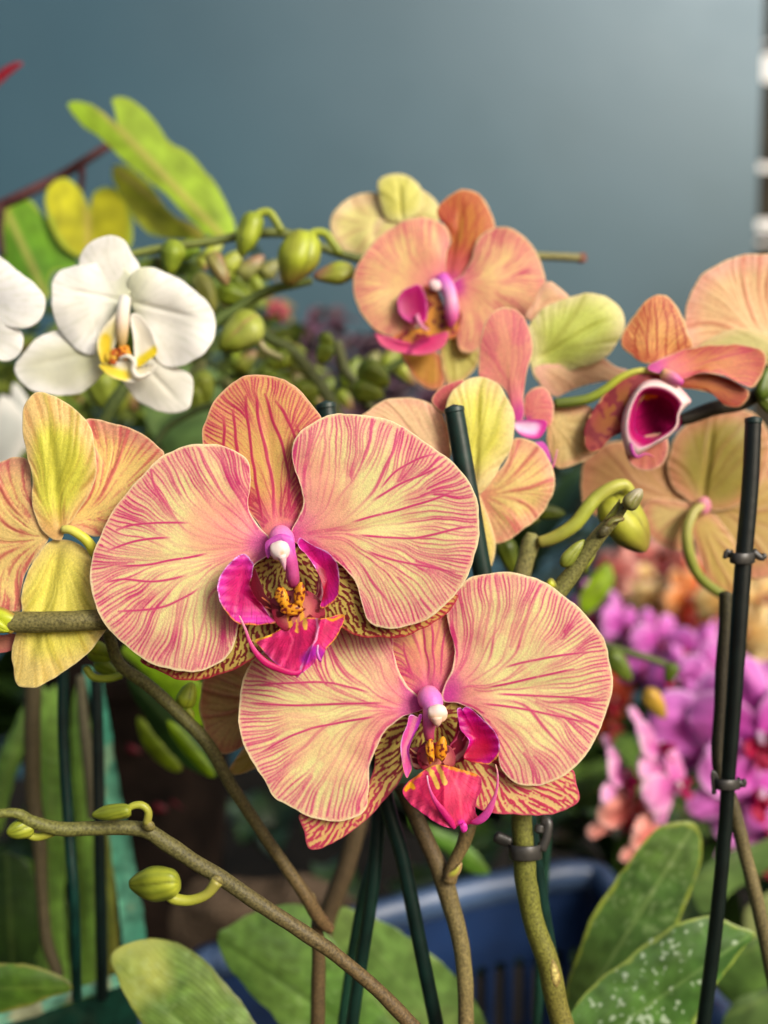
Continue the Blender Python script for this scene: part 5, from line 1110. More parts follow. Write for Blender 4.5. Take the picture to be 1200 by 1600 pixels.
# strap leaves behind on the left
lefts = [
 ('pale strap leaf upright at the left, behind the dark teal stake', [(60,1090),(75,1078),(92,1080),(98,1200),(100,1400),(110,1600),(60,1600),(60,1300)], 0.55, (120,158,66), (104,140,56)),
 ('bright strap leaf between the dark teal stake and the brown spike', [(62,1200),(80,1190),(104,1195),(106,1300),(100,1420),(112,1600),(75,1620),(68,1400)], 0.50, (124,164,66), (106,144,56)),
 ('strap leaf right of the dark teal stake, next to the green plastic strip', [(112,1090),(130,1085),(142,1150),(145,1350),(150,1560),(120,1580),(114,1300)], 0.52, (116,154,62), (98,132,52)),
 ('narrow strap leaf slanting at the left edge', [(-20,1260),(0,1180),(30,1110),(44,1100),(40,1150),(20,1230),(0,1300),(-30,1340)], 0.52, (116,150,60), (90,122,50)),
 ('dark broad leaf low at the left edge behind the small bud', [(-40,1350),(10,1330),(50,1360),(66,1420),(60,1490),(20,1510),(-40,1500)], 0.50, (52,76,30), (42,66,26)),
 ('bright green blurred leaf at the left edge', [(-40,1350),(0,1335),(50,1345),(60,1372),(0,1385),(-40,1380)], 0.54, (96,136,30), (80,120,30)),
 ('long dim strap leaf behind the thin black stake', [(120,1280),(140,1275),(170,1330),(180,1450),(150,1560),(115,1560)], 0.60, (96,124,50), (76,104,42)),
 ('dim strap leaf beneath the teal stake foot', [(20,1520),(60,1430),(90,1400),(110,1440),(90,1560),(40,1600)], 0.58, (70,96,40), (56,80,34)),
 ('yellowish narrow strap leaf along the green plastic strip', [(158,1305),(172,1300),(180,1400),(184,1500),(168,1520),(160,1400)], 0.50, (150,148,60), (120,126,50)),
]
for lb, o, D, ca, cb in lefts:
    O = np.array(o); lo = O[O[:, 1].argmax()]; hi = O[O[:, 1].argmin()]
    leaf_thing(lb, o, D, tuple(lo), tuple(hi), leafcol(ca, cb, veins=0.07, ribamt=0.3), group='blurred strap leaves', cup=8, fold=0.1, seed=len(lb))
mids = [
 ('bright lime leaf behind the long brown spike under the upper front flower', [(190,1015),(240,1010),(290,1050),(318,1075),(318,1130),(300,1150),(270,1110),(230,1060)], 0.46, (150,190,30), (120,164,30)),
 ('dark green leaf with a lime edge pointing down, behind the brown spike', [(200,1060),(240,1080),(280,1120),(318,1170),(338,1212),(300,1200),(270,1180),(230,1130)], 0.48, (52,84,30), (40,70,26)),
 ('lime leaf edge just left of the pointed dark leaf', [(215,1120),(240,1140),(265,1170),(284,1200),(270,1205),(240,1185),(220,1155)], 0.50, (140,160,30), (120,140,30)),
 ('thin lime sliver of leaf crossing the brown spike', [(262,1125),(285,1140),(315,1175),(336,1210),(322,1212),(290,1180),(266,1145)], 0.44, (150,184,20), (130,164,20)),
 ('blurred green leaf behind the white flower lower petal', [(225,600),(290,570),(350,590),(370,640),(330,690),(260,700),(230,660)], 0.60, (126,154,90), (104,134,76)),
 ('blurred green leaf left of the top sepal of the upper front flower', [(250,660),(290,640),(330,650),(330,720),(300,760),(262,720)], 0.56, (116,150,80), (96,128,70)),
 ('lime blurred leaf behind the small white flower at the left', [(60,560),(110,570),(140,600),(120,640),(80,640),(50,610)], 0.60, (150,170,70), (120,144,60)),
 ('lime green blurred leaf in front of the orange flowers', [(905,935),(930,895),(950,880),(960,905),(945,935),(915,960)], 0.60, (150,180,30), (126,160,30)),
 ('green leaf blurred below the lower front flower, between the stems', [(640,1270),(670,1290),(720,1310),(765,1360),(740,1365),(690,1330),(650,1300)], 0.52, (104,150,50), (86,130,46)),
 ('green blurred leaf behind the olive spike at mid height', [(880,1225),(930,1215),(960,1230),(960,1260),(900,1262),(876,1250)], 0.60, (100,136,60), (84,116,50)),
 ('light green leaf strip slanting behind the tall dull leaf', [(1080,1380),(1120,1340),(1170,1320),(1210,1310),(1210,1350),(1150,1390),(1100,1430)], 0.55, (110,140,74), (90,118,60)),
 ('green leaf at the right edge under the olive stem bend', [(1120,1500),(1160,1470),(1215,1470),(1215,1560),(1160,1570),(1120,1540)], 0.50, (92,124,56), (76,106,46)),
 ('grey-green leaf low at the right edge', [(1130,1590),(1170,1555),(1220,1550),(1220,1640),(1140,1640)], 0.48, (90,116,60), (74,100,50)),
 ('pale leaf sliver beside the black stake foot', [(1160,1430),(1190,1400),(1215,1400),(1215,1500),(1180,1520)], 0.58, (150,160,100), (120,134,80)),
]
for lb, o, D, ca, cb in mids:
    O = np.array(o); lo = O[O[:, 0].argmin()]; hi = O[O[:, 0].argmax()]
    leaf_thing(lb, o, D, tuple(lo), tuple(hi), leafcol(ca, cb, veins=0.05, ribamt=0.25), group='blurred green leaves', mat=M_LEAFY, cup=8, fold=0.1, seed=len(lb))

# top left: thin branch with notched two-lobed leaves
br = thing('leafy_branch', 'dark thin branch with yellow-green notched leaves in the upper left corner', 'branch', pt(-60, 360, 0.55))
tube('twig', br, [(-80,362,0,.55),(0,322,0,.55),(45,300,0,.55),(95,275,0,.56),(135,250,0,.56),(180,222,0,.57),(215,214,0,.57)], [9,8.5,8,7.5,7,6,5], .55, M_BARK, [(72,42,44),(80,50,50)])
tube('twig', br, [(128,255,0,.56),(128,275,0,.56),(126,302,0,.56)], [6,5,4], .56, M_BARK, [(96,56,60)])
tube('twig', br, [(2,322,0,.55),(0,360,0,.55),(4,400,0,.55)], [7,6,5], .55, M_BARK, [(70,50,44)])
YG = (166, 204, 50); YG2 = (172, 184, 40)
def lobeleaf(o, D, base, tip, ca, cb, **k):
    return sheet('leaf', br, o, D, leafcol(ca, cb, rib=(206,186,110), n=80, veins=0.04, vspace=14, ribw=5, edge=(170,190,60)), base=base, tip=tip, mat=M_LEAFY, thick=3, **k)
lobeleaf(q4([(240,195),(270,180),(330,195),(390,235),(425,285),(410,200),(402,175),(430,162),(480,180),(540,225),(580,280),(620,335),(690,375),(760,460),(815,550),(842,620),(838,665),(760,672),(700,620),(600,520),(500,440),(400,350),(300,270)]), 0.53, q4([(800,665)])[0], q4([(420,270)])[0], YG, (166,196,60), c=q4([(590,420)])[0], fold=0.25, z0=-4, seed=301)
lobeleaf(q4([(405,430),(430,412),(480,430),(540,480),(590,545),(640,600),(700,625),(745,660),(735,682),(640,680),(540,660),(480,600),(430,520)]), 0.55, q4([(740,675)])[0], q4([(410,420)])[0], (206,206,50), (190,196,50), c=q4([(540,570)])[0], fold=0.0, g=(0.1,-0.25), seed=302)
lobeleaf(q4([(160,520),(185,475),(235,458),(275,480),(305,530),(325,560),(340,510),(380,488),(430,505),(465,570),(480,640),(465,700),(410,720),(330,720),(280,740),(215,690),(170,600)]), 0.55, q4([(320,730)])[0], q4([(315,545)])[0], (196,194,40), (176,172,34), c=q4([(320,640)])[0], fold=-0.25, seed=303)
lobeleaf(q4([(12,620),(25,570),(70,532),(120,545),(165,600),(215,660),(270,730),(270,780),(190,800),(180,870),(150,900),(60,830),(0,760)]), 0.55, q4([(170,890)])[0], q4([(30,590)])[0], (116,166,40), (96,146,40), c=q4([(130,720)])[0], fold=0.2, seed=304)
r_ = thing('red_leaf_tip', 'small dark red pointed leaf tip at the left edge high against the wall', 'leaf', pt(-40, 140, 0.55))
tube('blade', r_, [(-50,150,0),(-20,138,0),(5,116,0),(22,104,0),(34,99,0)], [7,8,8,6,3], .55, M_LEAFY, [(130,20,36),(150,24,44)], flat=0.3)

# ---- pale green plastic strip and teal basket rim at lower left
t = thing('plastic_strip', 'worn pale teal plastic strip standing up behind the yellow-green flower', 'plastic strip', pt(210, 1480, 0.47))
sheet('strip', t, c1([(350,120),(400,140),(435,200),(470,420),(505,640),(545,850),(580,1060),(608,1230),(600,1280),(520,1290),(505,1200),(480,1000),(455,800),(430,600),(405,400),(375,250)]), 0.47,
      lambda a: (mix(mix((84,168,136),(110,184,150), sm(-1, 1, noise(a['x'], a['y'], 50, 1))), (206,206,160), 0.5 * sm(0.8, 1.8, noise(a['x'], a['y'], 22, 2))), None), c=c1([(490,750)])[0], mat=M_PLASTIC, thick=8, base=(140,1050), tip=(215,1475), cup=-6)
t = thing('teal_basket', 'teal plastic basket with a dirt-stained rim in the lower left corner', 'basket', pt(60, 1640, 0.45))
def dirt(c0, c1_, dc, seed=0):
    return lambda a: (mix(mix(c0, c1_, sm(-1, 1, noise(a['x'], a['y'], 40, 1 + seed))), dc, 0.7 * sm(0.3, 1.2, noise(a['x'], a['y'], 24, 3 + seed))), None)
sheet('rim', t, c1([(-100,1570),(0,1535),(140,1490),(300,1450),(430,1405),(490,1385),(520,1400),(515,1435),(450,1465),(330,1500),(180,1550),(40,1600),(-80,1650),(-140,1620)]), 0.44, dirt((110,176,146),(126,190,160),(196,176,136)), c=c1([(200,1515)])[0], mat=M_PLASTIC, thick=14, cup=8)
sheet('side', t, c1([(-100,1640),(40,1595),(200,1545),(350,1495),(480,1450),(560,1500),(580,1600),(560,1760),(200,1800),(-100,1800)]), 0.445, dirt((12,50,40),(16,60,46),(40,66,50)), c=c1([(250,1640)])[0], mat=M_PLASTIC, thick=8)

# ---- blue crate
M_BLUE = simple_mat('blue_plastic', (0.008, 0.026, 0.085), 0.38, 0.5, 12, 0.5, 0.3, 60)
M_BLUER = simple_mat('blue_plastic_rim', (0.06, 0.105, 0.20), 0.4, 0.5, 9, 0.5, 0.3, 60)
cr = thing('blue_crate', 'dusty blue plastic crate with slotted sides standing behind the stems', 'crate', pt(640, 1600, 0.62))
cp = [(150,1700,.44),(245,1575,.50),(318,1490,.555),(350,1478,.56),(450,1455,.575),(600,1412,.60),(760,1372,.625),(880,1350,.64),(928,1352,.645),(950,1378,.63),(985,1425,.60),(1060,1510,.55),(1160,1610,.50),(1230,1700,.46)]
PP = crom(np.array([list(pt(a, b, c)) for a, b, c in cp]), 220, closed=False)
def crate_wall(z0, z1, i0=0, i1=220, mat=M_BLUE, name='side', th=0.004, flare=0.0):
    rows = []
    P = PP[i0:i1]
    T = np.gradient(PP[:, :2], axis=0)[i0:i1]; T /= np.linalg.norm(T, axis=1)[:, None]
    N = np.stack([-T[:, 1], T[:, 0]], 1)
    out = []
    for off, zz in ((0, z0), (0, z1), (th, z1), (th, z0)):
        q = P.copy(); q[:, :2] += N * (off + flare); q[:, 2] += zz
        out.append(q)
    n = len(P); V = np.concatenate(out); F = []
    for k in range(4):
        a, b = k * n, ((k + 1) % 4) * n
        for i in range(n - 1): F.append((a + i, a + i + 1, b + i + 1, b + i))
    F += [(0, n, 2 * n, 3 * n), (n - 1, 4 * n - 1, 3 * n - 1, 2 * n - 1)]
    return V, F
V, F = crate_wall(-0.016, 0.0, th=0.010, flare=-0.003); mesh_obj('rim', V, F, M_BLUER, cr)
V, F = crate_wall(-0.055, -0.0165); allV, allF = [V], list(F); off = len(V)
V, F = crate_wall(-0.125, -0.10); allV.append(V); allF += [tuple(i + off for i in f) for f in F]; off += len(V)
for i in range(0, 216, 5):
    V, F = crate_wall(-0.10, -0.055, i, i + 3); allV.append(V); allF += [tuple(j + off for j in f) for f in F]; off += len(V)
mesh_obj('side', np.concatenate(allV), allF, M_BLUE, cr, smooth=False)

# ---- jute sacking and things in the dark behind the left stems
M_JUTE = simple_mat('jute', (0.10, 0.07, 0.045), 0.95, 0.1, 60, 0.5, 1.0, 260)
t = thing('jute_sack', 'crumpled brown woven sack lying behind the two round buds', 'sack', pt(320, 1440, 0.66))
def bumpy(o, name, D, mat, rel0, amp, par, seed=0, size=60):
    x, y, q, th, ed, F = polar(o, 120, 40)
    rel = rel0 + amp * (q ** 2) * 2.2 + amp * noise(x, y, size, seed) * 0.6
    V = pt(x, y, D, rel)
    n = len(V); V2 = pt(x, y, D, rel + 8 * (1 - q ** 6) + 2)
    F2 = [tuple(reversed([i + n for i in f])) for f in F]
    mesh_obj(name, np.vstack([V, V2]), F + F2, mat, par)
bumpy([(215,1400),(260,1390),(320,1370),(400,1375),(470,1365),(520,1380),(560,1420),(540,1470),(440,1500),(330,1510),(240,1500),(212,1450)], 'cloth', 0.66, M_JUTE, 0, 40, t)
M_DKRED = simple_mat('terracotta', (0.010, 0.006, 0.004), 0.9, 0.1, 30, 0.8, 0.6, 90)  # terracotta brown darkened almost to black
t = thing('plant_pot', 'dark reddish brown pot behind the pale teal strip', 'pot', pt(230, 1460, 0.72))
prof = [(0.045,0),(0.050,0.01),(0.056,0.06),(0.062,0.14),(0.068,0.20),(0.075,0.205),(0.075,0.225),(0.068,0.225),(0.066,0.20)]
b0 = pt(222, 1500, 0.72)
n = 40; V = [(b0[0] + r * math.cos(a), b0[1] + r * math.sin(a), b0[2] + z) for r, z in prof for a in np.arange(n) / n * 2 * math.pi]
F = [(i * n + k, i * n + (k + 1) % n, (i + 1) * n + (k + 1) % n, (i + 1) * n + k) for i in range(len(prof) - 1) for k in range(n)]
mesh_obj('pot_wall', V, F, M_DKRED, t)
t = thing('red_leaf_plant', 'few blurred crimson leaves in the dark gap between the left stems', 'plant', pt(250, 1300, 0.62))
for i, (x, y, r, a) in enumerate(((246,1262,12,0.3),(277,1258,13,1.2),(205,1170,12,0.5))):
    sheet('leaf', t, [(x + r * math.cos(b) * (1.0 + 0.4 * math.cos(b - a)), y + 0.7 * r * math.sin(b + a)) for b in np.linspace(0, 2 * math.pi, 9)[:-1]], 0.62, plain((96,20,30), (70,14,20)), mat=M_LEAFY, z0=i * 3, cup=8)

# ---- generic three dimensional blossoms and clumps for the far rows
def bloom_parts(pal, seed):
    """local coordinates: face towards -Y, up +Z, about 0.06 m across"""
    rs = np.random.RandomState(seed)
    def pet(ang, L, Wd, yoff, curl, base_w=0.75):
        nu, nv = 16, 13
        u = np.linspace(0, 1, nu)[:, None]; v = np.linspace(-1, 1, nv)[None, :]
        w = Wd * np.sqrt(np.clip(1 - (2 * u - 1.0) ** 2, 0, 1)) * (base_w + (1 - base_w) * u) + 0.0008
        X = w * v; Zc = L * u * np.ones_like(v); Y = yoff + curl * (u ** 2) + 0.35 * curl * v ** 2 + 0.0016 * np.sin(6 * u + 3 * v) - 0.001 * np.exp(-(v / 0.15) ** 2) * (1 - u)
        ca, sa = math.cos(ang), math.sin(ang)
        V = np.stack([X * ca + Zc * sa, Y, -X * sa + Zc * ca], -1).reshape(-1, 3)
        idx = np.arange(nu * nv).reshape(nu, nv)
        F = np.stack([idx[:-1, :-1], idx[:-1, 1:], idx[1:, 1:], idx[1:, :-1]], -1).reshape(-1, 4).tolist()
        V2 = V + np.array([0, 0.0006, 0]); F2 = [tuple(i + len(V) for i in reversed(f)) for f in F]
        c = mix(pal['in'], pal['out'], np.clip(sm(0.15, 0.9, u) * 0.6 + 0.4 * sm(0.3, 1.0, np.abs(v)) , 0, 1)).reshape(-1, 3)
        e = np.maximum(sm(0.86, 1.0, np.abs(v)) * np.ones_like(u), sm(0.93, 1.0, u) * np.ones_like(v)).reshape(-1)
        c = mix(c, pal.get('rim', np.array(pal['out']) * 0.5 + 127), 0.7 * e)  # pale edge highlight put into the petal colour
        c = c * (1 + 0.05 * np.sin(v * 14))[..., None].repeat(nu, 0).reshape(-1, 1)
        return np.vstack([V, V2]), F + F2, np.vstack([c, c])
    out = []
    for a in (0, 2.3, -2.3): out.append(('sepal',) + pet(a, 0.030, 0.0085, 0.004, 0.006))
    for a in (1.25, -1.25): out.append(('petal',) + pet(a, 0.029, 0.0150, 0.0, 0.005))
    V, F, C = [], [], []
    for a, L, w, yo, cu in ((math.pi, 0.013, 0.0045, -0.003, -0.006), (2.0, 0.008, 0.003, -0.003, -0.008), (-2.0, 0.008, 0.003, -0.003, -0.008)):
        v, f, c = pet(a, L, w, yo, cu, 0.5)
        F += [tuple(i + sum(len(q) for q in V) for i in g_) for g_ in f]; V.append(v); C.append(np.tile(np.array(pal['lip'], float), (len(v), 1)))
    out.append(('lip', np.concatenate(V), F, np.concatenate(C)))
    u = np.linspace(0, math.pi, 9)[:, None]; v = np.linspace(0, 2 * math.pi, 12, endpoint=False)[None, :]
    V = np.stack([0.0022 * np.sin(u) * np.cos(v), -0.004 + 0.003 * np.sin(u) * np.sin(v), 0.0035 * np.cos(u) * np.ones_like(v) - 0.001], -1).reshape(-1, 3); idx = np.arange(9 * 12).reshape(9, 12)
    F = np.stack([idx[:-1], np.roll(idx, -1, 1)[:-1], np.roll(idx, -1, 1)[1:], idx[1:]], -1).reshape(-1, 4).tolist()
    out.append(('column', V, F, np.tile(np.array(pal['out'], float) * 0.4 + 140, (len(V), 1))))
    return out
PROTO = {}
def bloom(label, x, y, D, size, yaw, pitch, roll, pal, palname, group, cat='flower'):
    key = palname
    if key not in PROTO:
        parts = []
        for nm, V, F, c in bloom_parts(pal, len(PROTO)):
            o = mesh_obj(nm, V, F, M_PETAL, None, lin(np.clip(c, 0, 255))); parts.append(o)
        PROTO[key] = [o.data for o in parts], [o.name.split('.')[0] for o in parts]
        for o in parts: bpy.data.objects.remove(o)
    t = thing('orchid_flower', label, cat, pt(x, y, D), group)
    t.rotation_euler = (pitch, roll, yaw); t.scale = (size,) * 3
    for me, nm in zip(*PROTO[key]):
        o = bpy.data.objects.new(nm, me); SC.collection.objects.link(o); o.parent = t
    return t
MAGP = dict([('in', (206,80,182)), ('out', (224,140,216)), ('lip', (176,20,70)), ('rim', (240,200,236))])
PNK = dict([('in', (214,100,176)), ('out', (236,180,216)), ('lip', (170,30,90))])
ORP = dict([('in', (232,130,60)), ('out', (240,186,130)), ('lip', (206,60,60))])
YLP = dict([('in', (236,190,110)), ('out', (242,222,160)), ('lip', (200,90,60))])
RDP = dict([('in', (206,70,40)), ('out', (222,110,60)), ('lip', (206,40,70))])
SLP = dict([('in', (226,120,110)), ('out', (240,180,164)), ('lip', (190,50,70))])
rs = np.random.RandomState(5)
GM = 'blurred magenta orchid flowers'; GO = 'blurred orange and yellow orchid flowers'
LM = 'blurred magenta orchid flower in the mass of blooms behind the black stake'
for i, (x, y, D, s) in enumerate([(928,955,.76,.95),(975,978,.74,1.0),(1030,1000,.72,1.0),(1085,1022,.70,1.1),(1012,1045,.72,.9),(1058,1062,.68,1.0),(1110,1062,.68,1.0),(1165,1070,.68,.95),(1085,1108,.66,.9),(1122,1005,.76,.85)]):
    bloom(LM, x, y, D, s * 0.74, rs.uniform(-.9, .9), rs.uniform(-.5, .4), rs.uniform(-.6, .6), MAGP, 'mag', GM)
bloom('magenta orchid flower left of the black stake with one round petal in view', 1112, 1165, .60, 1.35, 0.15, -.1, .3, MAGP, 'mag', GM)
bloom('magenta orchid flower at the right edge, the larger upper one right of the stake', 1185, 1145, .58, 1.3, -.2, .1, -.2, MAGP, 'mag', GM)
bloom('magenta orchid flower at the right edge level with the lower clip', 1180, 1235, .58, 1.2, .3, -.1, .4, MAGP, 'mag', GM)
bloom('magenta orchid flower at the right edge, lowest of the magenta ones', 1200, 1295, .60, 1.1, .2, -.4, .1, MAGP, 'mag', GM)
bloom('pink orchid flower seen edge-on, left end of the drooping pink row', 972, 1215, .56, 0.75, 1.25, -.1, .5, PNK, 'pnk', 'drooping pink orchid flowers')
bloom('pink orchid flower seen edge-on, topmost of the drooping pink row', 1025, 1165, .56, 0.75, 1.2, -.3, .3, PNK, 'pnk', 'drooping pink orchid flowers')
bloom('pink orchid flower with pale petals hanging down right, largest of the drooping row', 1052, 1225, .56, 0.72, .85, -.3, -.5, PNK, 'pnk', 'drooping pink orchid flowers')
bloom('dusty pink orchid flower hanging below the edge-on one at the left', 985, 1275, .57, 0.8, .7, .2, .2, SLP, 'slp', 'drooping pink orchid flowers')
bloom('peach-pink withered orchid flower, lowest of the drooping row', 1018, 1305, .57, 0.7, 1.0, .2, .1, SLP, 'slp', 'drooping pink orchid flowers')
OC = [(ORP,'orp'),(YLP,'ylp'),(RDP,'rdp'),(SLP,'slp')]
for i, (x, y, D, s) in enumerate([(955,890,.95,1.0),(1000,905,.98,1.1),(1050,885,1.0,1.1),(1100,905,.95,1.1),(1070,930,.92,1.0),(1135,945,.9,1.1),(1185,885,.95,1.1),(1195,935,.9,1.2),(1165,985,.88,1.1),(975,930,.98,1.0),(1025,945,.96,1.0),
                          (1115,875,1.1,1.1),(1150,910,1.0,1.0),(1200,1010,.9,1.1),(1085,965,.98,1.0),(1000,870,1.1,1.0),(1205,860,1.0,1.2),(945,925,1.0,1.0),(1155,1025,.95,1.1),(1050,850,1.15,1.1),(1110,840,1.15,1.1),(1170,840,1.1,1.2)]):
    p_, n_ = OC[[3,1,3,2,0,1,3,1,1,3,1,0,3,1,2,3,1,0,3,3,3,1][i]]
    bloom({'orp':'blurred orange','ylp':'blurred yellow','rdp':'blurred red-orange','slp':'blurred salmon-pink'}[n_] + ' orchid flower in the mass of blooms above the magenta ones', x, y, D, s * .85, rs.uniform(-.9, .9), rs.uniform(-.5, .3), rs.uniform(-.5, .5), p_, n_, GO)
bloom('orange orchid flower alone in the dark right of the lower front flower, upper', 955, 1090, .72, .8, .4, 0, .2, RDP, 'rdp', GO)
bloom('orange orchid flower alone in the dark right of the lower front flower, lower', 948, 1130, .74, .8, .8, .1, .2, RDP, 'rdp', GO)
bloom('pale peach orchid flower at the right edge low under the magenta ones', 1198, 1340, .62, .8, .5, .1, .2, SLP, 'slp', GO)
bloom('tiny blurred crimson orchid flower against the wall below the round bud', 436, 486, .62, .24, .4, 0, .3, dict([('in', (150,50,60)), ('out', (190,90,96)), ('lip', (130,40,50))]), 'crim', GO)

# purple-leaved plant in the middle distance
def leaf_cloud(name, par, pts, size, cols, mat, seed=0, droop=0.4):
    rs = np.random.RandomState(seed); V = []; F = []; C = []
    for p in pts:
        a = rs.uniform(0, 2 * math.pi); el = rs.uniform(-0.6, 0.9); L = size * rs.uniform(0.6, 1.3); w = L * rs.uniform(0.3, 0.45)
        d = np.array([math.cos(a) * math.cos(el), math.sin(a) * math.cos(el), math.sin(el)])
        s = np.cross(d, [0, 0, 1]); s /= np.linalg.norm(s) + 1e-9; nrm = np.cross(s, d)
        ro = rs.uniform(0.3, 1.5) * (1 if rs.rand() < 0.5 else -1); s, nrm = s * math.cos(ro) + nrm * math.sin(ro), nrm * math.cos(ro) - s * math.sin(ro)
        b = len(V)
        for t_, ww in ((0, 0.05), (0.3, 0.8), (0.6, 1.0), (0.85, 0.6), (1.0, 0.04)):
            cpt = p + d * L * t_ - np.array([0, 0, droop]) * L * t_ * t_
            V += [cpt - s * w * ww * .5 + nrm * w * .12 * ww, cpt, cpt + s * w * ww * .5 + nrm * w * .12 * ww]
        for k in range(4):
            o_ = b + 3 * k
            F += [(o_, o_ + 1, o_ + 4, o_ + 3), (o_ + 1, o_ + 2, o_ + 5, o_ + 4)]
        c = np.array(cols[rs.randint(len(cols))]) * rs.uniform(0.8, 1.2)
        C += [c] * 15
    return mesh_obj(name, V, F, mat, par, lin(np.clip(C, 0, 255)))
def cloud_pts(x0, x1, y0, y1, D0, D1, n, seed):
    rs = np.random.RandomState(seed)
    return [pt(rs.uniform(x0, x1), rs.uniform(y0, y1), rs.uniform(D0, D1)) for _ in range(n)]
t = thing('purple_plant', 'blurred dark purple leafy plant against the wall behind the small green buds', 'plant', pt(560, 700, 0.85))
P = [p for p in cloud_pts(440, 700, 505, 720, .78, .92, 420, 3)]
rs2 = np.random.RandomState(1)
P = []
while len(P) < 900:
    x, y = rs2.uniform(430, 710), rs2.uniform(480, 700)
    top = 500 + 60 * ((x - 500) / 160) ** 2 + 18 * math.sin(x / 17)
    if y > top: P.append(pt(x, y, rs2.uniform(.78, .92)))
leaf_cloud('foliage', t, P, 0.018, [(96,66,84),(120,84,100),(74,56,66),(110,92,96)], M_LEAFY, 2)
tube('trunk', t, [(565,620,0,.86),(560,800,0,.86),(562,1000,0,.88),(565,1300,0,.90)], 9, .86, M_BARK, [(60,44,36)])

# orchid plants in the rows behind: each a rosette of strap leaves
def strap(par, base, az, L, w, lift, col, seed):
    rs = np.random.RandomState(seed); n = 16; V = []; C = []
    d = np.array([math.cos(az), math.sin(az), 0]); s = np.array([-d[1], d[0], 0])
    for k in range(n):
        u = k / (n - 1); r = L * u; z = L * (lift * u - (lift * 0.75) * u * u)
        ww = w * (math.sin(math.pi * min(1, u * 0.88 + 0.12)) ** 0.55)
        for v in (-1, -0.5, 0, 0.5, 1):
            V.append(np.array(base) + d * r * (1 - 0.15 * u) + s * ww * v + np.array([0, 0, z + 0.25 * w * v * v]))
            C.append(np.array(col) * (1 + 0.06 * math.sin(v * 7)) * (0.93 if v == 0 else 1))
    F = []
    for k in range(n - 1):
        for j in range(4): F.append((k * 5 + j, k * 5 + j + 1, (k + 1) * 5 + j + 1, (k + 1) * 5 + j))
    nv = len(V); V = np.array(V); V2 = V - np.array([0, 0, 0.0015]); F += [tuple(i + nv for i in reversed(f)) for f in F[:]]
    return mesh_obj('leaf', np.vstack([V, V2]), F, M_LEAF, par, lin(np.clip(np.array(C + C), 0, 255)))
rp = np.random.RandomState(21)
def plant(x, y, D, n, L, col, label, group='orchid plants in the rows behind'):
    b = pt(x, y, D)
    t = thing('orchid_plant', label, 'plant', b, group)
    for k in range(n):
        strap(t, b, rp.uniform(0, 2 * math.pi), L * rp.uniform(0.7, 1.2), L * rp.uniform(0.14, 0.2), rp.uniform(0.7, 2.2), np.array(col) * rp.uniform(0.75, 1.2), rp.randint(9999))
G1 = (64,92,36); G2 = (46,68,28); G3 = (84,110,48)
for x, y, D, n, L, c, lb in ((60,1420,.85,9,.13,G1,'behind the dark teal stake at the lower left'),(-60,1500,.72,8,.12,G2,'at the lower left edge behind the dark leaf tip'),(180,1560,.95,8,.12,G2,'behind the foot of the pale teal strip'),
        (420,1330,1.15,7,.10,G2,'far back between the slanting brown spike and the lower sharp flower'),(650,1300,1.0,9,.13,G2,'behind the forked brown spike'),(760,1250,.95,8,.12,G1,'just under the lower sharp flower, left of the clip'),
        (880,1330,.9,9,.12,G2,'behind the far rim of the blue crate'),(930,1200,.95,8,.13,G2,'left of the drooping pink flowers'),(980,1400,.75,8,.11,G1,'behind the tall dull green leaf'),(1080,1330,.85,9,.13,G3,'paler, under the drooping pink flowers'),
        (1190,1400,.75,9,.13,G1,'at the right edge under the magenta flowers'),(1130,1500,.68,8,.11,G2,'behind the water-spotted leaf'),(1000,1080,1.1,9,.14,G2,'behind the magenta flowers, beside the orange ones'),(1160,1120,1.0,9,.14,G2,'behind the magenta flowers at the right edge'),
        (870,1050,1.15,8,.14,G2,'mostly behind the lower sharp flower right petal'),(820,900,1.0,8,.13,G2,'behind the large ribbed bud'),(0,1150,.9,9,.16,G1,'at the left edge below the yellow-green flower'),(90,1230,1.0,9,.16,G2,'behind the strap leaves at the left'),
        (700,1480,.8,7,.10,G1,'inside the blue crate in the middle'),(560,1560,.72,6,.09,G2,'inside the blue crate at its left'),(860,1520,.74,7,.09,G2,'inside the blue crate beside the thick olive spike')):
    plant(x, y, D, n, L, c, 'blurred dark orchid plant ' + lb)
t = thing('green_shrub', 'blurred mixed green foliage behind the buds and the white flowers', 'plant', pt(200, 900, 0.75))
P = []
while len(P) < 1300:
    x, y = rs2.uniform(-80, 470), rs2.uniform(400, 760)
    top = (415 if x > 190 else 500) + 14 * math.sin(x / 23) + (70 if x > 425 else 0)
    if y > top: P.append(pt(x, y, rs2.uniform(.62, .85)))
leaf_cloud('foliage', t, P, 0.024, [(120,140,54),(92,112,46),(150,164,70),(62,78,36),(120,104,62),(150,170,60)], M_LEAFY, 5)
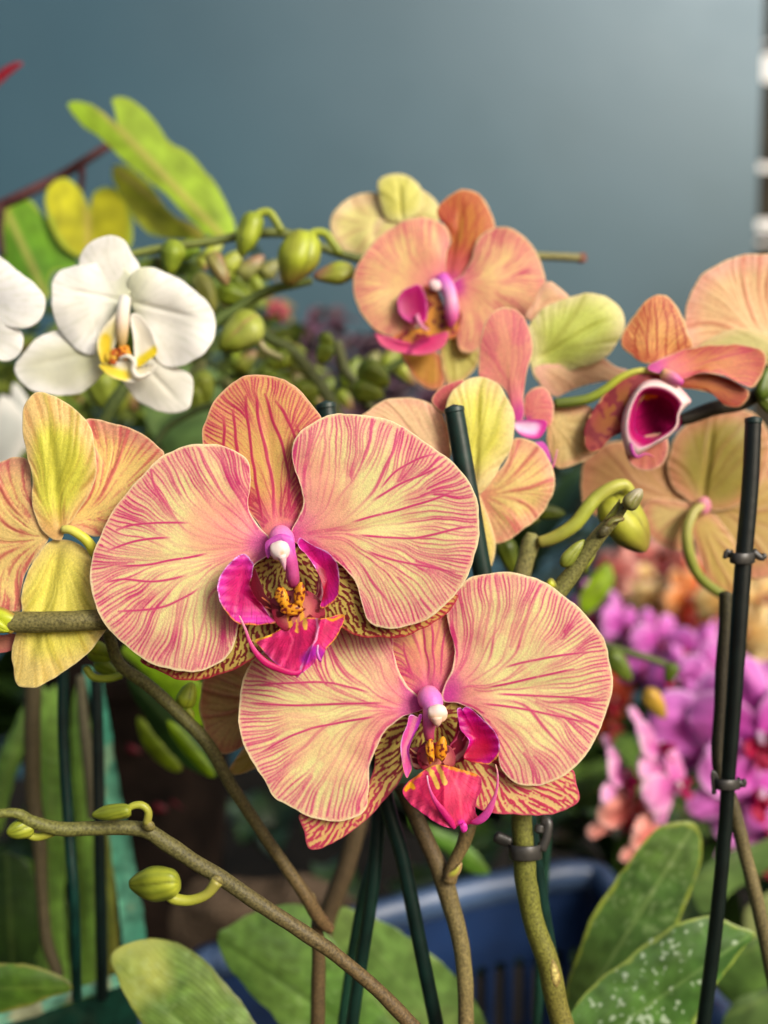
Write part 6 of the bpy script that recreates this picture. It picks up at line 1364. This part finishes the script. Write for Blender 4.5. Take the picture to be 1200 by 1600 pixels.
tube('trunk', t, [(200,700,0,.75),(205,900,0,.76),(200,1200,0,.78),(205,1500,0,.80)], 10, .75, M_BARK, [(60,50,36)])
t = thing('olive_shrub', 'blurred dim foliage filling the gap between the stake and the orange flowers', 'plant', pt(850, 1000, 0.9))
leaf_cloud('foliage', t, cloud_pts(770, 1220, 690, 900, 1.15, 1.35, 420, 8), 0.034, [(44,54,28),(60,68,36),(38,44,32),(66,60,44)], M_LEAFY, 6)
tube('trunk', t, [(900,850,0,1.2),(905,1000,0,1.2),(900,1200,0,1.2)], 10, 1.2, M_BARK, [(60,50,36)])

# the tangle of small buds on thin side branches between the white flower and the highest salmon one
rt = np.random.RandomState(14)
TG = 'tangled budding branches behind the white flower'
for i, (lb, pts_, D) in enumerate((('thin budding branch dropping from the upper spike beside the big round bud', [(300,385),(330,410),(372,428),(410,432)], .46),
        ('thin budding branch with tight buds just right of the white flower', [(330,470),(352,500),(350,540),(372,575),(410,592)], .48),
        ('budding branch with small knobs above the upper front flower top sepal', [(330,600),(380,585),(430,592),(470,612),(500,618)], .50),
        ('short budding branch rising toward the lowest petals of the salmon flower', [(520,625),(548,590),(590,575),(640,568)], .52),
        ('faint budding branch at the foot of the white flower', [(120,590),(170,600),(215,615),(260,612),(300,596)], .50),
        ('budding branch low behind the small white bud cluster', [(40,640),(80,610),(110,600),(150,585)], .55))):
    t = spike(lb, pts_[0], D, TG)
    stem(t, [(a, b, 0, D) for a, b in pts_], rt.uniform(4, 6.5), D, [(96,112,50),(120,130,66)])
    P_ = crom(np.array(pts_, float), 9, closed=False)
    for k in range(1, 9):
        if rt.rand() < 0.12: continue
        sgn = 1 if k % 2 else -1; an = rt.uniform(0.6, 1.3) * sgn
        w_ = rt.uniform(20, 36); bx = P_[k, 0] + 16 * math.cos(an); by = P_[k, 1] + 18 * math.sin(an)
        cc = [(186,196,70), (166,182,60), (150,150,80), (140,160,50)][rt.randint(4)]
        bud(t, bx, by, D - 0.004, w_ * rt.uniform(1.15, 1.7), w_, an, c0=cc, c1=tuple(np.array(cc) * 0.8), tipc=(170,130,96) if rt.rand() < 0.25 else None)
